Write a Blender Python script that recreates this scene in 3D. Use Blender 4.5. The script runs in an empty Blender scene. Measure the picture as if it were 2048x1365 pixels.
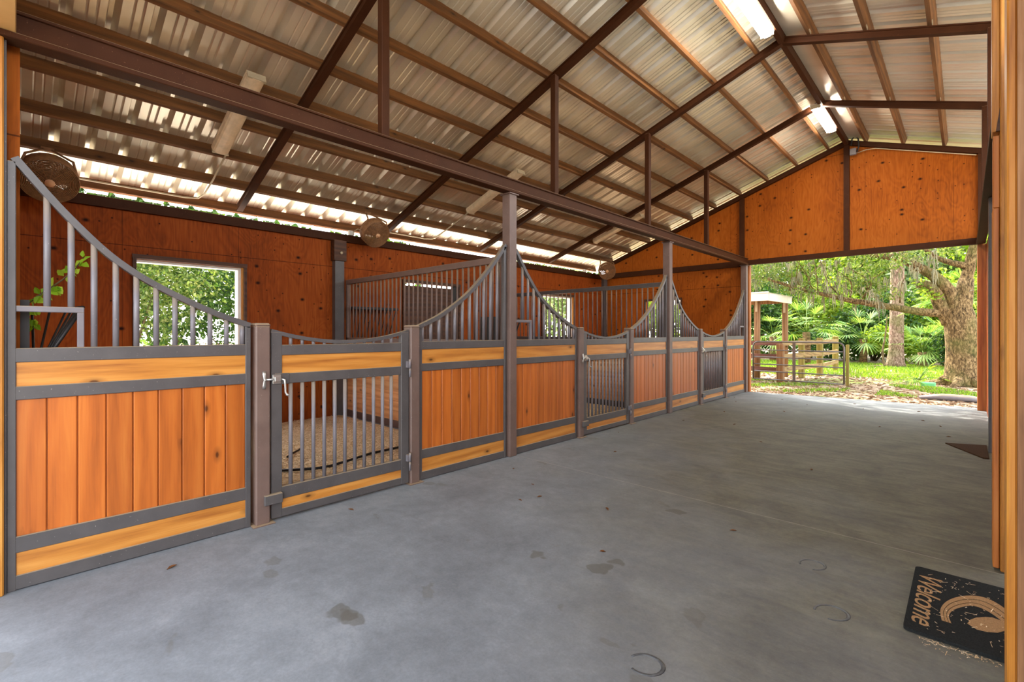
import bpy, math, random
import numpy as np
from mathutils import Vector, Matrix

random.seed(7)
C = bpy.context.scene.collection
PI = math.pi

# ------------------------------------------------------------------ helpers
def lin(c):
    c = c / 255.0
    return c / 12.92 if c <= 0.04045 else ((c + 0.055) / 1.055) ** 2.4

def col(r, g, b, a=1.0):
    return (lin(r), lin(g), lin(b), a)

class MB:
    """Collects shapes (in world coordinates) and links them as ONE mesh."""
    def __init__(self):
        self.v = []; self.f = []; self.s = []
    def add(self, vs, fs, smooth=False):
        n = len(self.v)
        self.v += [tuple(p) for p in vs]
        self.f += [tuple(i + n for i in f) for f in fs]
        self.s += [smooth] * len(fs)
        return self
    def box(self, x0, x1, y0, y1, z0, z1, b=0.0):
        if x0 > x1: x0, x1 = x1, x0
        if y0 > y1: y0, y1 = y1, y0
        if z0 > z1: z0, z1 = z1, z0
        if b <= 0:
            vs = [(x, y, z) for x in (x0, x1) for y in (y0, y1) for z in (z0, z1)]
            fs = [(0, 1, 3, 2), (4, 6, 7, 5), (0, 4, 5, 1), (2, 3, 7, 6), (0, 2, 6, 4), (1, 5, 7, 3)]
            return self.add(vs, fs)
        b = min(b, (x1 - x0) * .45, (y1 - y0) * .45, (z1 - z0) * .45)
        vs = []; idx = {}
        for ix, x in enumerate((x0, x1)):
            for iy, y in enumerate((y0, y1)):
                for iz, z in enumerate((z0, z1)):
                    sx, sy, sz = (b if ix == 0 else -b), (b if iy == 0 else -b), (b if iz == 0 else -b)
                    idx[ix, iy, iz, 0] = len(vs); vs.append((x, y + sy, z + sz))
                    idx[ix, iy, iz, 1] = len(vs); vs.append((x + sx, y, z + sz))
                    idx[ix, iy, iz, 2] = len(vs); vs.append((x + sx, y + sy, z))
        fs = []
        R = (0, 1)
        sq = ((0, 0), (0, 1), (1, 1), (1, 0))
        for i in R:
            fs.append([idx[i, a, c, 0] for a, c in sq])
            fs.append([idx[a, i, c, 1] for a, c in sq])
            fs.append([idx[a, c, i, 2] for a, c in sq])
        for a in R:
            for c in R:
                fs.append([idx[a, c, 0, 0], idx[a, c, 1, 0], idx[a, c, 1, 1], idx[a, c, 0, 1]])
                fs.append([idx[a, 0, c, 0], idx[a, 1, c, 0], idx[a, 1, c, 2], idx[a, 0, c, 2]])
                fs.append([idx[0, a, c, 1], idx[1, a, c, 1], idx[1, a, c, 2], idx[0, a, c, 2]])
                for d in R:
                    fs.append([idx[a, c, d, 0], idx[a, c, d, 1], idx[a, c, d, 2]])
        cx = Vector(((x0 + x1) / 2, (y0 + y1) / 2, (z0 + z1) / 2))
        out = []
        for f in fs:
            p = [Vector(vs[i]) for i in f]
            n = (p[1] - p[0]).cross(p[2] - p[0])
            m = sum(p, Vector()) / len(p) - cx
            out.append(tuple(f) if n.dot(m) > 0 else tuple(reversed(f)))
        return self.add(vs, out)
    def obox(self, p0, p1, wy, h, up=(0, 0, 1), b=0.0):
        """A bar from p0 to p1; p0/p1 run along its bottom centre line, h along 'up' made square to it."""
        p0 = Vector(p0); p1 = Vector(p1)
        d = (p1 - p0).normalized()
        s = d.cross(Vector(up)).normalized()
        u = s.cross(d).normalized()
        vs = []
        for p in (p0, p1):
            for a, c in ((-.5, 0), (.5, 0), (.5, 1), (-.5, 1)):
                vs.append(p + s * wy * a + u * h * c)
        fs = [(3, 2, 1, 0), (4, 5, 6, 7), (0, 1, 5, 4), (1, 2, 6, 5), (2, 3, 7, 6), (3, 0, 4, 7)]
        return self.add(vs, fs)
    def tube(self, path, r, seg=10, caps=True, smooth=True, flat=1.0, closed=False):
        P = [Vector(p) for p in path]
        n = len(P)
        rr = r if isinstance(r, (list, tuple)) else [r] * n
        vs = []; fs = []
        prev = None
        for i in range(n):
            if closed:
                d = P[(i + 1) % n] - P[i - 1]
            else:
                d = P[min(i + 1, n - 1)] - P[max(i - 1, 0)]
            d = d.normalized() if d.length > 1e-9 else Vector((0, 0, 1))
            if prev is None:
                a = Vector((0, 0, 1)) if abs(d.z) < .9 else Vector((1, 0, 0))
                s = d.cross(a).normalized()
            else:
                s = (prev - d * prev.dot(d))
                s = s.normalized() if s.length > 1e-6 else d.orthogonal().normalized()
            prev = s
            u = d.cross(s).normalized()
            for k in range(seg):
                t = 2 * PI * k / seg
                vs.append(P[i] + s * math.cos(t) * rr[i] + u * math.sin(t) * rr[i] * flat)
        m = n if closed else n - 1
        for i in range(m):
            j = (i + 1) % n
            for k in range(seg):
                l = (k + 1) % seg
                fs.append((i * seg + k, i * seg + l, j * seg + l, j * seg + k))
        if caps and not closed:
            fs.append(tuple(reversed(range(seg))))
            fs.append(tuple((n - 1) * seg + k for k in range(seg)))
        return self.add(vs, fs, smooth)
    def cyl(self, p0, p1, r, seg=12, smooth=True):
        return self.tube([p0, p1], r, seg, True, smooth)
    def sweep(self, path, half, h, normal=(1, 0, 0)):
        """rectangular bar: half width along 'normal', height h across the path"""
        P = [Vector(p) for p in path]; N = Vector(normal).normalized(); vs = []; fs = []
        for i, p in enumerate(P):
            d = (P[min(i + 1, len(P) - 1)] - P[max(i - 1, 0)]).normalized()
            u = N.cross(d).normalized()
            for a, c in ((-1, -.5), (1, -.5), (1, .5), (-1, .5)):
                vs.append(p + N * half * a + u * h * c)
        for i in range(len(P) - 1):
            for k in range(4):
                l = (k + 1) % 4
                fs.append((i * 4 + k, i * 4 + l, i * 4 + 4 + l, i * 4 + 4 + k))
        fs.append((3, 2, 1, 0)); e = (len(P) - 1) * 4
        fs.append((e, e + 1, e + 2, e + 3))
        return self.add(vs, fs)
    def prism(self, poly, y0, y1):
        """poly in (x, z), pulled from y0 to y1"""
        n = len(poly)
        vs = [(x, y0, z) for x, z in poly] + [(x, y1, z) for x, z in poly]
        fs = [tuple(range(n)), tuple(reversed(range(n, 2 * n)))]
        for i in range(n):
            j = (i + 1) % n
            fs.append((i, i + n, j + n, j))
        return self.add(vs, fs)
    def slab(self, poly, z0, z1):
        n = len(poly)
        vs = [(x, y, z0) for x, y in poly] + [(x, y, z1) for x, y in poly]
        fs = [tuple(reversed(range(n))), tuple(range(n, 2 * n))]
        for i in range(n):
            j = (i + 1) % n
            fs.append((i, j, j + n, i + n))
        return self.add(vs, fs)
    def build(self, name, mat, parent=None, origin=None):
        if parent is not None:
            off = Vector(parent['_w'])
        else:
            off = Vector(origin) if origin is not None else Vector((0, 0, 0))
        me = bpy.data.meshes.new(name)
        me.from_pydata([(p[0] - off.x, p[1] - off.y, p[2] - off.z) for p in self.v], [], self.f)
        me.polygons.foreach_set('use_smooth', self.s)
        me.materials.append(mat)
        me.update()
        import bmesh
        bm = bmesh.new(); bm.from_mesh(me)
        if len(bm.faces) < 4000:
            bmesh.ops.recalc_face_normals(bm, faces=bm.faces)
        bm.to_mesh(me); bm.free()
        o = bpy.data.objects.new(name, me)
        C.objects.link(o)
        if parent is not None:
            o.parent = parent
        else:
            o.location = off
        o['_w'] = tuple(off)
        return o

def tag(o, label=None, cat=None, group=None, kind=None):
    if label: o['label'] = label
    if cat: o['category'] = cat
    if group: o['group'] = group
    if kind: o['kind'] = kind
    return o

def thing(name, loc, label, cat, group=None, kind=None):
    o = bpy.data.objects.new(name, None)
    o.empty_display_size = .1
    C.objects.link(o)
    o.location = loc
    o['_w'] = tuple(loc)
    return tag(o, label, cat, group, kind)

def copy_tree(o, dloc, label=None, parent=None):
    c = o.copy(); C.objects.link(c)
    c.parent = parent
    if parent is None:
        c.location = Vector(o.location) + Vector(dloc)
    c['_w'] = tuple(Vector(o['_w']) + Vector(dloc))
    if label: c['label'] = label
    for ch in list(o.children):
        copy_tree(ch, dloc, None, c)
    return c

# ------------------------------------------------------------------ materials
class NT:
    def __init__(self, name):
        self.m = bpy.data.materials.new(name); self.m.use_nodes = True
        self.t = self.m.node_tree; self.n = self.t.nodes; self.l = self.t.links
        self.bsdf = self.n['Principled BSDF']; self.out = self.n['Material Output']
    def new(self, t, **kw):
        n = self.n.new(t)
        for k, v in kw.items():
            if k.startswith('i_'):
                key = k[2:]
                n.inputs[int(key) if key.isdigit() else key.replace('_', ' ')].default_value = v
            else: setattr(n, k, v)
        return n
    def link(self, a, b): self.l.new(a, b)
    def coord(self, scale=(1, 1, 1), jitter=True):
        tc = self.new('ShaderNodeTexCoord'); v = tc.outputs['Object']
        if jitter:
            oi = self.new('ShaderNodeObjectInfo')
            mm = self.new('ShaderNodeMath', operation='MULTIPLY', i_1=17.3); self.link(oi.outputs['Random'], mm.inputs[0])
            ad = self.new('ShaderNodeVectorMath', operation='ADD'); self.link(v, ad.inputs[0]); self.link(mm.outputs[0], ad.inputs[1]); v = ad.outputs[0]
        mp = self.new('ShaderNodeMapping'); mp.inputs['Scale'].default_value = scale
        self.link(v, mp.inputs['Vector']); return mp.outputs[0]
    def noise(self, vec, scale=5, detail=4, rough=.55, dist=0.0):
        n = self.new('ShaderNodeTexNoise'); n.inputs['Scale'].default_value = scale; n.inputs['Detail'].default_value = detail
        n.inputs['Roughness'].default_value = rough; n.inputs['Distortion'].default_value = dist
        if vec is not None: self.link(vec, n.inputs['Vector'])
        return n.outputs['Fac']
    def ramp(self, fac, stops):
        r = self.new('ShaderNodeValToRGB'); e = r.color_ramp.elements
        while len(e) < len(stops): e.new(.5)
        for k, (p, c) in enumerate(stops):
            e[k].position = p; e[k].color = c if len(c) == 4 else (*c, 1)
        self.link(fac, r.inputs[0]); return r.outputs[0]
    def mix(self, fac, a, b, mode='MIX'):
        m = self.new('ShaderNodeMix', data_type='RGBA', blend_type=mode)
        for s, x in ((m.inputs[0], fac), (m.inputs[6], a), (m.inputs[7], b)):
            if hasattr(x, 'node'): self.link(x, s)
            else: s.default_value = x
        return m.outputs[2]
    def math(self, op, a, b=0.0, clamp=False):
        m = self.new('ShaderNodeMath', operation=op, use_clamp=clamp)
        for s, x in ((m.inputs[0], a), (m.inputs[1], b)):
            if hasattr(x, 'node'): self.link(x, s)
            else: s.default_value = x
        return m.outputs[0]
    def bump(self, h, strength=.3, dist=.01):
        b = self.new('ShaderNodeBump'); b.inputs['Strength'].default_value = strength; b.inputs['Distance'].default_value = dist
        self.link(h, b.inputs['Height']); self.link(b.outputs[0], self.bsdf.inputs['Normal'])
    def base(self, c):
        if hasattr(c, 'node'): self.link(c, self.bsdf.inputs['Base Color'])
        else: self.bsdf.inputs['Base Color'].default_value = c
    def set(self, rough=.5, metal=0.0, spec=.5):
        self.bsdf.inputs['Roughness'].default_value = rough; self.bsdf.inputs['Metallic'].default_value = metal
        self.bsdf.inputs['Specular IOR Level'].default_value = spec
        return self

def scale3(c, k): return (c[0] * k, c[1] * k, c[2] * k, 1)

def plain(name, c, rough=.5, metal=0.0, spec=.5, var=.12, scale=9):
    t = NT(name).set(rough, metal, spec)
    f = t.noise(t.coord(), scale, 5)
    t.base(t.ramp(f, [(.3, scale3(c, 1 - var)), (.7, scale3(c, 1 + var))]))
    return t.m

def paint(name, c, dust, rough=.45, settled=col(176, 152, 116), spec=.45):
    """painted steel: even colour, faint mottling, pale dust specks and scuffs"""
    t = NT(name).set(rough, 0, .45)
    v = t.coord()
    a = t.ramp(t.noise(v, 7, 5), [(.3, scale3(c, .88)), (.7, scale3(c, 1.12))])
    d = t.ramp(t.noise(v, 95, 2, .6), [(.70, (0, 0, 0)), (.76, (1, 1, 1))])
    s = t.ramp(t.noise(v, 3.2, 4), [(.5, (0, 0, 0)), (.8, (.5, .5, .5))])
    a = t.mix(d, a, dust); a = t.mix(t.math('MULTIPLY', s, .16), a, dust)
    # barn dust settled on upward faces
    g = t.new('ShaderNodeNewGeometry'); sz = t.new('ShaderNodeSeparateXYZ'); t.link(g.outputs['Normal'], sz.inputs[0])
    up = t.ramp(sz.outputs[2], [(.35, (0, 0, 0)), (.8, (.8, .8, .8))])
    t.bsdf.inputs['Specular IOR Level'].default_value = spec
    a = t.mix(t.math('MULTIPLY', up, t.math('ADD', t.math('MULTIPLY', t.noise(v, 4, 3), .6), .4)), a, settled)
    t.base(a); t.bump(t.noise(v, 160, 2), .06, .004)
    return t.m

def wood(name, dark, mid, light, axis=2, knots=.75, rough=.45, hue=.12, fine=1.0, stain=0.0, knotscale=1.0, contrast=(.27, .74)):
    t = NT(name).set(rough, 0, .4)
    def sc(a, l):
        s = [a, a, a]; s[axis] = l; return tuple(s)
    geo = t.new('ShaderNodeNewGeometry'); ri = geo.outputs['Random Per Island']
    tc = t.new('ShaderNodeTexCoord'); oi = t.new('ShaderNodeObjectInfo')
    k = t.math('ADD', t.math('MULTIPLY', ri, 23.0), t.math('MULTIPLY', oi.outputs['Random'], 31.0))
    ad = t.new('ShaderNodeVectorMath', operation='ADD'); t.link(tc.outputs['Object'], ad.inputs[0]); t.link(k, ad.inputs[1])
    def mp(s):
        m = t.new('ShaderNodeMapping'); m.inputs['Scale'].default_value = s; t.link(ad.outputs[0], m.inputs['Vector']); return m.outputs[0]
    g1 = t.noise(mp(sc(9 * fine, .8 * fine)), 1.6, 5, .6, 1.2)
    g2 = t.noise(mp(sc(70 * fine, 1.6 * fine)), 2.0, 3, .6, .3)
    w = t.new('ShaderNodeTexWave', wave_type='RINGS', rings_direction='XYZ'[axis]); w.inputs['Scale'].default_value = 2.2 * fine
    w.inputs['Distortion'].default_value = 7; w.inputs['Detail'].default_value = 3; w.inputs['Detail Scale'].default_value = 1.2
    t.link(mp(sc(2.2, .28)), w.inputs['Vector'])
    f = t.math('ADD', t.math('MULTIPLY', g1, .55), t.math('ADD', t.math('MULTIPLY', g2, .28), t.math('MULTIPLY', w.outputs['Fac'], .17)))
    lo, hi = contrast
    c = t.ramp(f, [(lo, dark), (.5, mid), (hi, light)])
    # board to board variation
    br = t.math('ADD', t.math('MULTIPLY', ri, hue * 2), 1 - hue)
    hsv = t.new('ShaderNodeHueSaturation'); t.link(c, hsv.inputs['Color']); t.link(br, hsv.inputs['Value']); c = hsv.outputs[0]
    if knots < 1:
        vo = t.new('ShaderNodeTexVoronoi', voronoi_dimensions='2D'); vo.inputs['Scale'].default_value = 1.0
        so = t.new('ShaderNodeSeparateXYZ'); t.link(ad.outputs[0], so.inputs[0]); cb = t.new('ShaderNodeCombineXYZ')
        t.link(t.math('MULTIPLY', so.outputs[axis], 3.4 * knotscale), cb.inputs[0])
        t.link(t.math('MULTIPLY', so.outputs[2 if axis != 2 else 1], 7.5 * knotscale), cb.inputs[1]); t.link(cb.outputs[0], vo.inputs['Vector'])
        sep = t.new('ShaderNodeSeparateColor'); t.link(vo.outputs['Color'], sep.inputs[0])
        on = t.math('GREATER_THAN', sep.outputs[0], knots)
        sp = t.ramp(vo.outputs['Distance'], [(.04, (.9, .9, .9)), (.085, (.4, .4, .4)), (.22, (0, 0, 0))])
        c = t.mix(t.math('MULTIPLY', sp, on), c, scale3(dark, .22))
    if stain:
        sz = t.new('ShaderNodeSeparateXYZ'); t.link(tc.outputs['Object'], sz.inputs[0])
        n = t.math('MULTIPLY', t.noise(mp((5, 5, 1.5)), 2.0, 5, .65, .5), .5)
        h = t.math('SUBTRACT', n, sz.outputs[2])
        c = t.mix(t.ramp(h, [(-.0, (0, 0, 0)), (.10, (.55, .55, .55))]), c, scale3(dark, .25))
    t.base(c); t.bump(g2, .12, .003)
    return t.m

def ply(name, dark, mid, light, u_axis):
    """plywood: swirling cathedral grain along z, small dark knots, sheet seams"""
    t = NT(name).set(.65, 0, .12)
    tc = t.new('ShaderNodeTexCoord')
    def mp(s, o=(0, 0, 0)):
        m = t.new('ShaderNodeMapping'); m.inputs['Scale'].default_value = s; m.inputs['Location'].default_value = o
        t.link(tc.outputs['Object'], m.inputs['Vector']); return m.outputs[0]
    big = t.noise(mp((1.6, 1.6, .55)), 1.5, 3, .5, .6)
    rings = t.math('FRACT', t.math('MULTIPLY', big, 16.0))
    ring = t.ramp(rings, [(0, (0, 0, 0)), (.5, (1, 1, 1)), (.9, (.35, .35, .35)), (1, (0, 0, 0))])
    fine = t.noise(mp((55, 55, 2.2)), 1.5, 4, .6, .2)
    blot = t.noise(mp((.9, .9, .6)), 1.2, 4)
    f = t.math('ADD', t.math('MULTIPLY', ring, .10), t.math('ADD', t.math('MULTIPLY', fine, .46), t.math('MULTIPLY', blot, .46)))
    c = t.ramp(f, [(.28, dark), (.5, mid), (.74, light)])
    sq = t.new('ShaderNodeSeparateXYZ'); t.link(tc.outputs['Object'], sq.inputs[0])
    for s, th, sz in (((3.4, 4.6), .74, .85), ((9, 9), .86, .7)):
        vo = t.new('ShaderNodeTexVoronoi', voronoi_dimensions='2D'); vo.inputs['Scale'].default_value = 1.0
        cb = t.new('ShaderNodeCombineXYZ'); t.link(t.math('MULTIPLY', sq.outputs[u_axis], s[0]), cb.inputs[0]); t.link(t.math('MULTIPLY', sq.outputs[2], s[1]), cb.inputs[1])
        t.link(cb.outputs[0], vo.inputs['Vector'])
        sep = t.new('ShaderNodeSeparateColor'); t.link(vo.outputs['Color'], sep.inputs[0])
        on = t.math('GREATER_THAN', sep.outputs[0], th)
        sp = t.ramp(vo.outputs['Distance'], [(.05 * sz, (1, 1, 1)), (.10 * sz, (.55, .55, .55)), (.17 * sz, (0, 0, 0))])
        c = t.mix(t.math('MULTIPLY', sp, on), c, scale3(dark, .16))
    # seams of the sheets: every 1.22 m along the wall, one level seam
    sx = t.new('ShaderNodeSeparateXYZ'); t.link(tc.outputs['Object'], sx.inputs[0])
    for out, period, off in ((sx.outputs[u_axis], 1.22, .36), (sx.outputs[2], 2.44, .13)):
        fr = t.math('FRACT', t.math('DIVIDE', t.math('ADD', out, off + 24.4), period))
        ln = t.math('LESS_THAN', fr, .0035)
        c = t.mix(t.math('MULTIPLY', ln, .75), c, scale3(dark, .2))
    t.base(c); t.bump(fine, .08, .003)
    return t.m

def leaf_mat(name, cols, trans=.38, rough=.55):
    t = NT(name).set(rough, 0, .35)
    geo = t.new('ShaderNodeNewGeometry')
    n = len(cols)
    c = t.ramp(geo.outputs['Random Per Island'], [(i / max(1, n - 1), x) for i, x in enumerate(cols)])
    t.base(c)
    tr = t.new('ShaderNodeBsdfTranslucent')
    t.link(t.mix(1.0, c, (1.25, 1.2, .62, 1), 'MULTIPLY'), tr.inputs['Color'])
    mx = t.new('ShaderNodeMixShader'); mx.inputs[0].default_value = trans
    t.link(t.bsdf.outputs[0], mx.inputs[1]); t.link(tr.outputs[0], mx.inputs[2]); t.link(mx.outputs[0], t.out.inputs['Surface'])
    return t.m

def bark(name, a, b, c3, s=(6, 6, 2.5), bumpd=.03):
    t = NT(name).set(.9, 0, .15)
    v = t.coord(s)
    n = t.noise(v, 2.0, 7, .65, .6); m = t.noise(t.coord(), 1.3, 4)
    c = t.ramp(n, [(.36, a), (.5, b), (.62, c3)])
    c = t.mix(t.ramp(m, [(.48, (0, 0, 0)), (.7, (.6, .6, .6))]), c, col(92, 100, 48))
    t.base(c); t.bump(n, .8, bumpd)
    return t.m

M = {}
M['frame'] = paint('steel_charcoal', col(80, 75, 73), col(150, 140, 132), .42)
M['post'] = paint('steel_brown', col(106, 84, 74), col(160, 142, 128), .5)
M['truss'] = paint('steel_red_brown', col(60, 31, 13), col(110, 76, 54), .6, spec=.12)
M['bar'] = paint('steel_bar_grey', col(112, 106, 108), col(160, 152, 145), .38)
M['purlin'] = wood('roof_timber', col(70, 44, 20), col(104, 66, 30), col(134, 88, 44), 1, .9, .75, .14, 1.0)
M['boards'] = wood('orange_boards', col(130, 64, 20), col(178, 94, 32), col(198, 116, 46), 2, .93, .38, .12, 1.0, 0.16, 1.0, (.16, .84))
M['plank'] = wood('honey_plank', col(138, 76, 28), col(186, 120, 48), col(212, 150, 74), 1, .80, .4, .16, 1.0, 0, 1.0, (.22, .80))
M['plank_x'] = wood('partition_plank', col(184, 118, 68), col(222, 160, 104), col(238, 186, 132), 0, .80, .5, .10, 1.0)
M['ply_y'] = ply('plywood_side', col(96, 42, 12), col(136, 62, 16), col(162, 84, 28), 1)
M['ply_x'] = ply('plywood_end', col(108, 50, 10), col(150, 76, 16), col(174, 98, 30), 0)
M['pinepost'] = wood('pine_post', col(128, 74, 20), col(176, 114, 38), col(200, 144, 66), 2, .86, .5, .10, 1.0)
M['greypost'] = wood('weathered_post', col(104, 70, 42), col(146, 104, 66), col(172, 134, 96), 2, .86, .7, .10, 1.2)
M['redtrim'] = wood('trim_board', col(124, 64, 20), col(168, 96, 36), col(190, 122, 58), 2, .92, .5, .10, 1.0)
M['darktrim'] = wood('dark_trim', col(44, 24, 12), col(70, 40, 20), col(92, 56, 30), 1, .95, .6, .1, 1.0)
M['chrome'] = plain('zinc_plated', col(196, 194, 188), .32, .85, .5, .1)
M['white'] = plain('white_paint', col(226, 224, 214), .5, 0, .4, .05)
M['conduit'] = plain('grey_conduit', col(176, 160, 132), .5, .1, .4, .12)
M['tan'] = plain('tan_steel', col(186, 142, 84), .55, 0, .35, .12, 4)
M['fan'] = plain('dusty_fan_wire', col(132, 92, 58), .7, .0, .3, .25, 30)
M['fanhub'] = plain('fan_hub', col(196, 150, 110), .6, 0, .3, .1)
M['fandark'] = plain('fan_blade', col(58, 40, 28), .6, .2, .3, .2)
M['lampoff'] = plain('dusty_lamp_cover', col(206, 184, 150), .45, 0, .4, .14, 14)
M['mat'] = plain('black_coir', col(34, 35, 34), .95, 0, .1, .35, 160)
M['matprint'] = plain('tan_coir', col(158, 124, 86), .95, 0, .1, .25, 160)
M['brownmat'] = plain('brown_coir', col(66, 46, 30), .95, 0, .1, .35, 120)
M['hose'] = plain('black_rubber', col(26, 26, 26), .45, 0, .4, .1)
M['shoe'] = plain('worn_iron', col(88, 90, 92), .5, .5, .4, .3, 40)
M['deadleaf'] = plain('dead_leaf', col(104, 66, 36), .8, 0, .2, .3, 60)
M['rack'] = plain('black_rack', col(40, 36, 34), .5, .2, .4, .15)
M['gatetube'] = plain('gate_tube', col(92, 84, 78), .4, .5, .5, .15)
M['fencewood'] = wood('fence_post_green', col(84, 74, 28), col(124, 110, 46), col(146, 132, 66), 2, .95, .8, .1, 1)
M['fenceboard'] = wood('fence_board', col(104, 78, 42), col(142, 114, 70), col(166, 138, 94), 1, .95, .8, .1, 1)
M['fencebrown'] = wood('fence_board_brown', col(74, 46, 36), col(108, 70, 56), col(132, 92, 76), 0, .95, .8, .1, 1)
M['canopywood'] = wood('canopy_post', col(92, 62, 36), col(132, 96, 60), col(156, 120, 82), 2, .9, .8, .1, 1)
M['oakbark'] = bark('oak_bark', col(52, 42, 28), col(108, 86, 56), col(156, 130, 92), (13, 13, 5.5), .03)
M['pinebark'] = bark('pine_bark', col(72, 54, 44), col(126, 100, 84), col(166, 142, 124), (12, 12, 4.5), .03)
M['twig'] = bark('twig_bark', col(60, 48, 34), col(98, 80, 56), col(130, 110, 82))
M['palmbark'] = bark('palm_bark', col(70, 50, 32), col(110, 84, 56), col(140, 112, 80), (4, 4, 9), .05)
M['moss'] = leaf_mat('spanish_moss', [col(120, 118, 96), col(158, 152, 126), col(184, 178, 152)], .35, .9)
M['leaf_oak'] = leaf_mat('oak_leaf', [col(54, 84, 26), col(92, 118, 42), col(132, 148, 66), col(76, 102, 40), col(158, 162, 104)])
M['leaf_dark'] = leaf_mat('deep_leaf', [col(26, 54, 22), col(52, 84, 30), col(84, 116, 40), col(40, 72, 32)])
M['leaf_lime'] = leaf_mat('lime_leaf', [col(84, 122, 30), col(132, 160, 44), col(166, 182, 66), col(104, 138, 40)], .45)
M['leaf_pale'] = leaf_mat('pale_leaf', [col(96, 124, 74), col(140, 158, 104), col(176, 186, 140), col(84, 116, 60)])
M['leaf_palm'] = leaf_mat('palm_leaf', [col(74, 116, 50), col(120, 152, 72), col(160, 180, 96)], .4)
M['leaf_vine'] = leaf_mat('vine_leaf', [col(120, 166, 30), col(160, 200, 50), col(190, 214, 80)], .5)
M['grass'] = leaf_mat('grass_blade', [col(72, 110, 26), col(112, 144, 38), col(142, 166, 52)], .4)
M['litter'] = leaf_mat('leaf_litter', [col(96, 72, 54), col(140, 112, 90), col(172, 146, 122), col(120, 92, 70), col(190, 170, 150)], .1, .9)
M['shell'] = plain('pale_bounce_ground', col(214, 206, 192), .95, 0, .1, .08, 30)  # pale colour of the added ground that bounces light under the roof
M['greenbox'] = plain('green_plastic', col(96, 170, 110), .5, 0, .4, .05)

def m_galv():
    t = NT('galvanised_sheet').set(.32, .55, .5)
    v = t.coord((1, 1, 1), False)
    a = t.noise(v, .9, 4, .55, .4)
    c = t.ramp(a, [(.34, col(206, 199, 178)), (.5, col(224, 216, 196)), (.66, col(236, 229, 210))])
    t.base(c)
    return t.m
M['galv'] = m_galv()

def m_concrete():
    t = NT('concrete_slab').set(.7, 0, .35)
    tc = t.new('ShaderNodeTexCoord'); v = tc.outputs['Object']
    sx = t.new('ShaderNodeSeparateXYZ'); t.link(v, sx.inputs[0])
    n1 = t.noise(v, .8, 6, .6, .3); n2 = t.noise(v, 14, 6, .7); n3 = t.noise(v, 3.0, 5, .6, .6); n4 = t.noise(v, 260, 2)
    def mp(s):
        m = t.new('ShaderNodeMapping'); m.inputs['Scale'].default_value = s; t.link(v, m.inputs['Vector']); return m.outputs[0]
    drag = t.noise(mp((1.2, 9, 1)), 1.6, 6, .65, .8)     # broom and drag marks across the aisle
    f = t.math('ADD', t.math('MULTIPLY', n1, .40), t.math('ADD', t.math('MULTIPLY', t.math('ADD', t.math('MULTIPLY', n2, .5), t.math('MULTIPLY', t.noise(v, 70, 5, .75), .5)), .4), t.math('MULTIPLY', n3, .2)))
    c = t.ramp(f, [(.32, col(88, 91, 93)), (.5, col(120, 124, 127)), (.68, col(150, 154, 157))])
    # trodden dirt plus the fading of bluish sky light down the aisle, painted in: olive brown, from the second stall onwards and by the right wall
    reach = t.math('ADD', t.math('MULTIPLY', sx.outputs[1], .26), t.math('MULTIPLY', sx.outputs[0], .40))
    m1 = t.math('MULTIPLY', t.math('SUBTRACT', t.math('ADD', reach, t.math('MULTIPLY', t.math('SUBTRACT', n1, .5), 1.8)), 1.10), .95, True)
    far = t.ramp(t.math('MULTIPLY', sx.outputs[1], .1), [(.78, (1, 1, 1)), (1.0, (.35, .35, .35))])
    dirt_and_light = t.ramp(t.math('ADD', t.math('MULTIPLY', drag, .32), t.math('ADD', t.math('MULTIPLY', n3, .38), t.math('MULTIPLY', t.noise(v, 30, 6, .75), .3))), [(.36, col(60, 55, 42)), (.5, col(88, 83, 63)), (.64, col(112, 109, 84))])
    c = t.mix(t.math('MULTIPLY', t.math('MULTIPLY', m1, far), .86), c, dirt_and_light)
    # smears and spill marks
    c = t.mix(t.math('MULTIPLY', t.ramp(drag, [(.56, (0, 0, 0)), (.74, (1, 1, 1))]), .12), c, col(98, 92, 84))
    c = t.mix(t.ramp(t.noise(mp((1.1, 1.6, 1)), 2.0, 4, .5, .3), [(.655, (0, 0, 0)), (.67, (.4, .4, .4)), (.70, (.3, .3, .3))]), c, col(92, 87, 76))
    wet = t.new('ShaderNodeVectorMath', operation='DISTANCE'); nv = t.new('ShaderNodeTexNoise'); nv.inputs['Scale'].default_value = 7; t.link(v, nv.inputs['Vector'])
    wob = t.new('ShaderNodeVectorMath', operation='MULTIPLY_ADD'); t.link(nv.outputs['Color'], wob.inputs[0]); wob.inputs[1].default_value = (.22, .22, 0); t.link(v, wob.inputs[2])
    for x, y, r in ((2.11, 2.34, .055), (2.15, 2.46, .05), (1.48, 1.15, .06), (1.55, 1.17, .05), (1.75, 2.22, .05), (2.03, 3.40, .05)):
        w_ = t.new('ShaderNodeVectorMath', operation='DISTANCE'); t.link(wob.outputs[0], w_.inputs[0]); w_.inputs[1].default_value = (x, y, 0)
        c = t.mix(t.ramp(w_.outputs['Value'], [(r, (.6, .6, .6)), (r + .012, (0, 0, 0))]), c, col(84, 80, 70))
    sp = t.ramp(n4, [(.72, (0, 0, 0)), (.78, (.5, .5, .5))]); c = t.mix(sp, c, col(200, 200, 198))
    # control joints
    for y in (3.66, 9.1):
        d = t.math('ABSOLUTE', t.math('SUBTRACT', sx.outputs[1], y))
        c = t.mix(t.math('MULTIPLY', t.math('LESS_THAN', d, .005), t.math('MULTIPLY', n2, .5)), c, col(186, 180, 166))
    t.base(c); t.bump(t.math('ADD', n2, t.math('MULTIPLY', n4, .3)), .12, .004)
    return t.m
M['concrete'] = m_concrete()

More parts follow.
